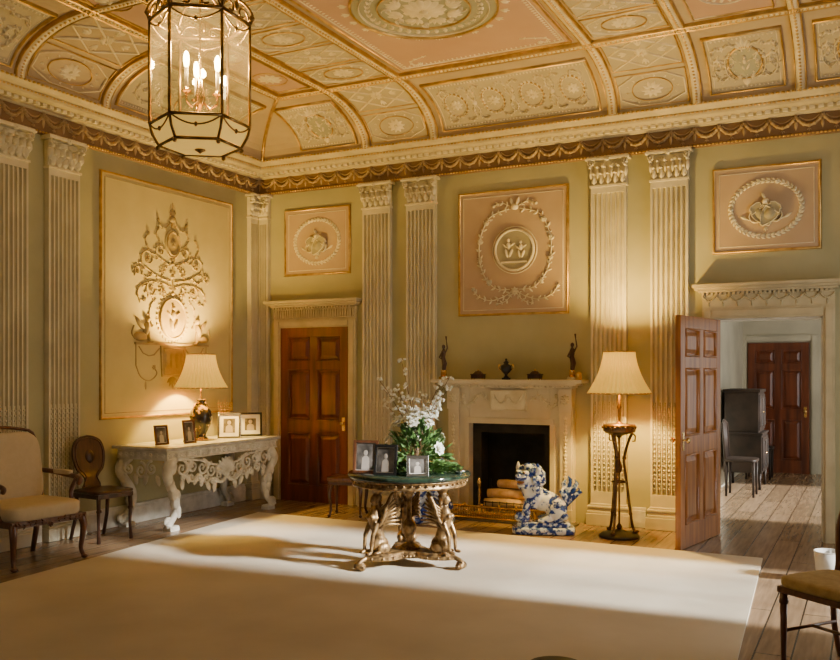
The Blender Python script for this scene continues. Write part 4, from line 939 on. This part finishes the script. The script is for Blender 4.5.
# ---------------------------------------------------------------- lantern
LX,LY=-3.37,3.89; Rl=.275
ln=thing('lantern','large hexagonal bronze and glass lantern hanging from ceiling','lantern',(LX,LY,ZT))
z=lambda w:w-ZT
ph=fa+.15
def hx(r,zz,i): a=ph+pi/3*i; return (r*cos(a),r*sin(a),z(zz))
b=B()
for i in range(6):
    b.tube([hx(Rl,3.52,i),hx(Rl,2.94,i)],.009,8); b.tube([hx(Rl,3.52,i),hx(Rl,3.52,i+1)],.012,8); b.tube([hx(Rl,2.94,i),hx(Rl,2.94,i+1)],.009,8)
    b.tube([hx(Rl,2.94,i),hx(Rl*.95,2.88,i),hx(Rl*.82,2.82,i)],.008,8); b.tube([hx(Rl*.82,2.82,i),hx(Rl*.82,2.82,i+1)],.009,8)
    b.tube(smooth([hx(Rl,3.52,i),hx(Rl*1.05,3.58,i),hx(Rl*.85,3.65,i),hx(Rl*.45,3.70,i),hx(Rl*.25,3.76,i),hx(Rl*.1,3.82,i)],3),.009,8)
    b.ball(hx(Rl*1.04,3.56,i),.018,10,8); b.ball(hx(Rl*.84,2.805,i),.013,8,6)
    m0=Vector(hx(Rl,3.52,i));m1=Vector(hx(Rl,3.52,i+1)); mid=(m0+m1)/2; dirv=(m1-m0).normalized()
    for sg in(-1,1):
        b.tube(smooth([mid+dirv*sg*(.13)+Vector((0,0,.01)),mid+dirv*sg*.10+Vector((0,0,.06)),mid+dirv*sg*.04+Vector((0,0,.06)),mid+dirv*sg*.035+Vector((0,0,.02)),mid+dirv*sg*.07+Vector((0,0,.02))],3),.006,6)
    b.ball(mid+Vector((0,0,.065)),(.014,.014,.03),8,6)
    n_=12
    for zz,dr in((2.94,.055),(3.51,.055)):
        m0=Vector(hx(Rl,zz,i));m1=Vector(hx(Rl,zz,i+1)); b.tube([m0.lerp(m1,t/n_)+Vector((0,0,-dr*(1-(2*t/n_-1)**2))) for t in range(n_+1)],.005,6); b.ball(m0.lerp(m1,.5)+Vector((0,0,-dr)),(.010,.010,.014),8,6)
b.lathe([(.03,z(3.80)),(.045,z(3.82)),(.03,z(3.86)),(.01,z(3.88))],n=16)
b.obj('frame','lbrass',ln)
for i in range(6):
    q_=B(); q_.add([hx(Rl,2.95,i),hx(Rl,2.95,i+1),hx(Rl,3.51,i+1),hx(Rl,3.51,i)],[(0,1,2,3)]); q_.obj('glass_pane','glass',ln)
    q_=B(); q_.add([hx(Rl*.82,2.83,i),hx(Rl*.82,2.83,i+1),hx(Rl,2.935,i+1),hx(Rl,2.935,i)],[(0,1,2,3)]); q_.obj('lower_pane','opal',ln)
b=B(); b.lathe([(Rl*.81,z(2.825)),(.20,z(2.815)),(.05,z(2.805))],n=6,sm=False,ph=ph); b.obj('bottom_pane','opal',ln)
b=B(); b.lathe([(.03,z(2.806)),(.03,z(2.80)),(.012,z(2.79)),(0,z(2.78))],n=16); b.obj('finial','lbrass',ln)
b=B(); b.lathe([(.006,z(3.80)),(.006,z(3.2)),(.02,z(3.19)),(.03,z(3.08)),(.015,z(3.05)),(.006,z(3.03)),(0,z(3.02))],n=12)
for i in range(3):
    a=i*2*pi/3+.4; c_,s_=cos(a),sin(a); b.tube([(.02*c_,.02*s_,z(3.07)),(.06*c_,.06*s_,z(3.03)),(.10*c_,.10*s_,z(3.06)),(.10*c_,.10*s_,z(3.10))],.007,8); b.lathe([(.012,0),(.028,.008),(.03,.012),(.012,.014),(.012,.03)],(.10*c_,.10*s_,z(3.10)),12)
b.obj('candelabra','brass',ln)
for i in range(3):
    a=i*2*pi/3+.4; x,y=.10*cos(a),.10*sin(a)
    b=B(); b.tube([(x,y,z(3.125)),(x,y,z(3.24))],.011,10); b.obj('candle','candle',ln)
    b=B(); b.ball((x,y,z(3.285)),(.017,.017,.048),10,8); b.obj('bulb','bulb',ln)
    l=bpy.data.lights.new('lantern_light','POINT'); l.energy=23; l.color=(1,.66,.26); l.shadow_soft_size=.03
    o=bpy.data.objects.new('lantern_light',l); C.objects.link(o); o.parent=ln; o.location=(x,y,z(3.36))
b=B(); k=0; zz=3.88
while zz<4.46:
    a=(k%2)*pi/2; b.tube([(cos(a)*.014*cos(q),sin(a)*.014*cos(q),z(zz)+.024+.024*sin(q)) for q in [i*pi/5 for i in range(10)]],.004,5,True); zz+=.038; k+=1
b.lathe([(.02,z(4.44)),(.06,z(4.46)),(.07,-.001)],n=20); b.obj('chain','lbrass',ln)

# ---------------------------------------------------------------- armchair
def cab(b,x,y,ztop,sx,sy,r=.024):
    b.tube(smooth([(x,y,ztop),(x+sx*.012,y+sy*.02,ztop-.08),(x+sx*.006,y+sy*.012,ztop*.5),(x,y,ztop*.25),(x+sx*.006,y+sy*.014,.04),(x+sx*.012,y+sy*.03,.014)],3),[r*(1.3-.65*math.sin(min(1,i/12)*pi/2)) for i in range(16)],10)
    b.ball((x+sx*.012,y+sy*.03,.018),(r,r*1.2,.018),10,6)
ac=thing('armchair','cream upholstered armchair with carved walnut frame','armchair',(-6.17,5.02,0),pi/2-.08)
for x,y,sx,sy in((-.31,-.27,-1,-1),(.31,-.27,1,-1)):
    b=B(); cab(b,x,y,.36,sx,sy,.028); b.obj('leg','midwood',ac)
for x in(-.27,.27):
    b=B(); b.tube([(x,.26,.40),(x,.27,.2),(x,.32,.0)],[.028,.024,.02],8); b.obj('leg','midwood',ac)
b=B(); b.box(-.34,.34,-.30,.28,.33,.38); P=lambda a,zz,h:(a,-.30-h,zz)
fan(b,P,0,.35,-pi/2,.05,.015,5); 
for sg in(-1,1): vine(b,P,[(sg*.04,.35),(sg*.14,.365),(sg*.24,.345),(sg*.31,.36)],.010,.012,.035,3,.015)
b.obj('seat_rail','midwood',ac,bevel=.01)
b=B(); b.cushion((0,-.01,.43),.68,.60,.14); b.obj('seat','uphol',ac)
b=B(); R=Matrix.Rotation(-.16,3,'X'); b.ball((0,.30,.73),(.33,.055,.31),28,16,.42,R); b.obj('backrest','uphol',ac)
b=B()
pts=[(-.33,.27,.42),(-.335,.30,.6),(-.33,.34,.85),(-.30,.37,1.02),(-.18,.385,1.06),(0,.39,1.08),(.18,.385,1.06),(.30,.37,1.02),(.33,.34,.85),(.335,.30,.6),(.33,.27,.42)]
b.tube(smooth(pts,3),.014,8); b.obj('back_frame','midwood',ac)
for sg in(-1,1):
    b=B(); b.tube(smooth([(sg*.33,.31,.70),(sg*.36,.15,.69),(sg*.37,-.02,.67),(sg*.365,-.16,.66),(sg*.35,-.21,.64),(sg*.345,-.19,.61)],3),.021,10)
    b.tube(smooth([(sg*.355,-.15,.65),(sg*.345,-.10,.55),(sg*.335,-.12,.45),(sg*.33,-.16,.37)],3),.019,10); b.obj('arm','midwood',ac)
    b=B(); b.cushion((sg*.365,.04,.695),.055,.22,.04); b.obj('arm_pad','uphol',ac)
hc=thing('hall_chair','dark carved wooden hall chair with solid oval back','chair',(-6.33,5.98,0),pi/2-.12)
b=B(); b.cushion((0,0,.455),.43,.42,.035); b.box(-.19,.19,-.18,.18,.40,.44); b.obj('seat','darkwood',hc)
for x in(-.17,.17):
    b=B(); b.tube([(x,-.16,.42),(x*1.02,-.165,.3),(x*1.0,-.16,.15),(x*1.03,-.17,0)],[.022,.018,.014,.018],10); b.lathe([(.024,0),(.024,.02),(.015,.03)],(x,-.165,.28),10); b.obj('leg','darkwood',hc)
    b=B(); b.tube([(x,.16,.42),(x,.18,.2),(x*1.05,.24,0)],[.02,.017,.016],8); b.obj('leg','darkwood',hc)
b=B(); PBk=lambda a,zz,h:(a,.17+.16*(zz-.45)-h,zz)
out=smooth([(0,.955),(.06,.945),(.13,.91),(.165,.84),(.17,.74),(.14,.64),(.09,.59),(.065,.54),(.10,.45),(0,.45),(-.10,.45),(-.065,.54),(-.09,.59),(-.14,.64),(-.17,.74),(-.165,.84),(-.13,.91),(-.06,.945)],3)
b.plate(out,PBk,-.012,.012); rib(b,lambda a,zz,h:PBk(a,zz,h+.010),[(x*.86,.76+(y-.76)*.88) for x,y in out],.012,.012,True); dome(b,lambda a,zz,h:PBk(a,zz,h+.010),0,.76,.05,.065,.02,16,3)
b.obj('backrest','darkwood',hc)
st=thing('stool','low dark wooden stool with curved legs near closed door','stool',(-5.03,8.18,0),.3)
b=B(); b.cushion((0,0,.40),.42,.34,.06); b.obj('seat','midwood',st)
b=B(); b.box(-.19,.19,-.15,.15,.34,.385); b.obj('frame','darkwood',st,bevel=.006)
for x,y in((-.16,-.12),(.16,-.12),(-.16,.12),(.16,.12)):
    b=B(); cab(b,x,y,.35,1 if x>0 else -1,1 if y>0 else -1,.02); b.obj('leg','darkwood',st)

# ---------------------------------------------------------------- near chair at the edge
nc=thing('side_chair','wooden side chair with curved back and gold damask seat','chair',(-.135,5.02,0),-math.radians(37))
b=B(); b.cushion((0,0,.455),.47,.44,.065); b.obj('seat','gcush',nc)
b=B(); b.box(-.225,.225,-.205,.205,.395,.43); b.obj('seat_rail','midwood',nc,bevel=.006)
for x in(-.20,.20):
    b=B(); b.tube([(x,-.18,.42),(x,-.18,.2),(x,-.18,0)],[.020,.017,.012],10); b.lathe([(.024,0),(.026,.015),(.016,.04)],(x,-.18,.34),10); b.obj('leg','midwood',nc)
    b=B(); b.tube(smooth([(x,.19,.42),(x,.20,.2),(x*1.03,.26,0)],3),.016,8); b.obj('leg','midwood',nc)
for q_ in(((-.19,-.17,.2),(-.19,.20,.2)),((.19,-.17,.2),(.19,.20,.2)),((-.19,.02,.2),(.19,.02,.2))): b=B(); b.tube(q_,.009,6); b.obj('stretcher','midwood',nc)
b=B(); b.tube(smooth([(-.19,.19,.42),(-.18,.21,.50),(-.21,.25,.62),(-.215,.28,.76),(-.17,.31,.88),(-.07,.33,.93),(0,.335,.94),(.07,.33,.93),(.17,.31,.88),(.215,.28,.76),(.21,.25,.62),(.18,.21,.50),(.19,.19,.42)],4),.017,8)
b.tube(smooth([(-.18,.215,.52),(0,.23,.50),(.18,.215,.52)],4),.013,8); b.obj('back_frame','midwood',nc)
b=B()
for sg in(-1,0,1): b.tube(smooth([(sg*.03,.225,.51),(sg*.10,.26,.62),(sg*.03,.285,.73),(sg*.09,.31,.82),(sg*.05,.33,.93)],4),.009,6)
b.obj('splat','midwood',nc)
ds=thing('side_table','small dark round-topped tripod table','side table',(-1.085,3.30,.014))
b=B(); b.lathe([(.0,.375),(.10,.38),(.115,.39),(.11,.40),(0,.40)],n=32); b.obj('table_top','black',ds)
b=B(); b.lathe([(.02,.1),(.03,.14),(.018,.2),(.03,.27),(.016,.33),(.05,.375)],n=16); b.obj('pedestal','darkwood',ds)
for k in range(3):
    b=B(); b.M=Matrix.Rotation(k*2*pi/3+.4,4,'Z'); b.tube([(.01,0,.14),(.07,0,.12),(.11,0,.05),(.145,0,.012)],[.016,.014,.012,.012],8); b.obj('leg','darkwood',ds)
wb=thing('waste_bin','small white round bin on the floorboards','bin',(-.27,7.22,0))
b=B(); b.shell([(0,.004),(.085,.004),(.105,.22),(.098,.22),(.08,.012),(0,.012)],n=32); b.obj('body','bin',wb)
b=B(); b.tube([(.102*cos(2*pi*i/32),.102*sin(2*pi*i/32),.22) for i in range(32)],.005,6,True); b.obj('rim','bin',wb)

# ---------------------------------------------------------------- hall furniture
hcab=thing('cabinet','tall dark ebonised cabinet on legs against hall wall','cabinet',(HX0+.28,12.7,0))
b=B(); b.box(-.24,.24,-.36,.36,.22,.72); b.box(-.255,.255,-.38,.38,.72,.75); b.box(-.23,.20,-.34,.34,.75,1.28); b.box(-.25,.22,-.36,.36,1.28,1.32); b.obj('body','ebony',hcab,bevel=.006)
for (x,z0,z1) in((.24,.25,.69),(.20,.78,1.25)):
    for y in(-.33,.01):
        b=B(); b.box(x,x+.012,y,y+.32,z0,z1); rect(b,lambda a,c,h:(x+.012+h,a,c),y+.05,y+.27,z0+.05,z1-.05,.02,.012); d=b.obj('door','ebony',hcab,bevel=.003)
        b=B(); b.ball((x+.022,y+.16+(.13 if y<0 else -.13),(z0+z1)/2),.012,8,6); b.obj('handle','brass',d)
for x in(-.21,.21):
    for y in(-.32,.32): b=B(); b.tube([(x,y,.23),(x,y,.12),(x,y,0)],[.028,.016,.02],8); b.obj('leg','ebony',hcab)
hch=thing('hall_chair','dark wooden chair standing by the hall cabinet','chair',(-1.44,11.75,0),pi/2,group='dark chairs along the hall wall')
b=B(); b.cushion((0,0,.45),.42,.40,.05); b.obj('seat','ebony',hch)
for x,y in((-.17,-.16),(.17,-.16),(-.17,.16),(.17,.16)):
    b=B(); b.tube([(x,y,.44),(x,y,0)],[.02,.014],6); b.obj('leg','ebony',hch)
b=B(); b.tube([(-.17,.17,.44),(-.17,.20,.9),(0,.21,.94),(.17,.20,.9),(.17,.17,.44)],.016,8)
for x in(-.10,-.03,.03,.10): b.tube([(x,.175,.45),(x,.205,.92)],.012,6)
b.obj('backrest','ebony',hch)
dup(hch,(-1.44,13.75,0),pi/2,'dark wooden chair between cabinet and far door')
def wallpic(loc,w,h,label):
    e=thing('framed_picture',label,'picture',loc)
    b=B(); t=.03; b.box(-w/2,w/2,-.02,0,0,t); b.box(-w/2,w/2,-.02,0,h-t,h); b.box(-w/2,-w/2+t,-.02,0,t,h-t); b.box(w/2-t,w/2,-.02,0,t,h-t); b.obj('frame','gold',e)
    b=B(); b.box(-w/2+t,w/2-t,-.01,-.001,t,h-t); b.obj('picture','skin',e)
wallpic((-.47,HY,1.3),.30,.44,'small gilt framed print on the hall wall'); wallpic((-.47,HY,.75),.30,.42,'gilt framed print hanging low on the hall wall'); wallpic((.1,HY,1.2),.4,.5,'gilt framed print beside others on the hall wall')

# ---------------------------------------------------------------- light
w=bpy.data.worlds.new('World'); bpy.context.scene.world=w; w.use_nodes=True
bg=w.node_tree.nodes['Background']; bg.inputs[0].default_value=(1,.985,.95,1); bg.inputs[1].default_value=4.3
s=bpy.data.lights.new('sun','SUN'); s.energy=17.0; s.angle=math.radians(4.5); s.color=(1,.97,.91)
o=bpy.data.objects.new('sun',s); C.objects.link(o)
el=math.radians(22); d=Vector((-cos(el),-.03,-sin(el))); o.rotation_euler=d.to_track_quat('-Z','Y').to_euler()
cam=bpy.data.cameras.new('camera'); cam.sensor_width=36; cam.lens=885/840*36; cam.shift_y=.05; cam.clip_end=100
co=bpy.data.objects.new('camera',cam); C.objects.link(co); co.location=(0,0,1.55); co.rotation_euler=(pi/2,0,math.radians(26.95)); bpy.context.scene.camera=co
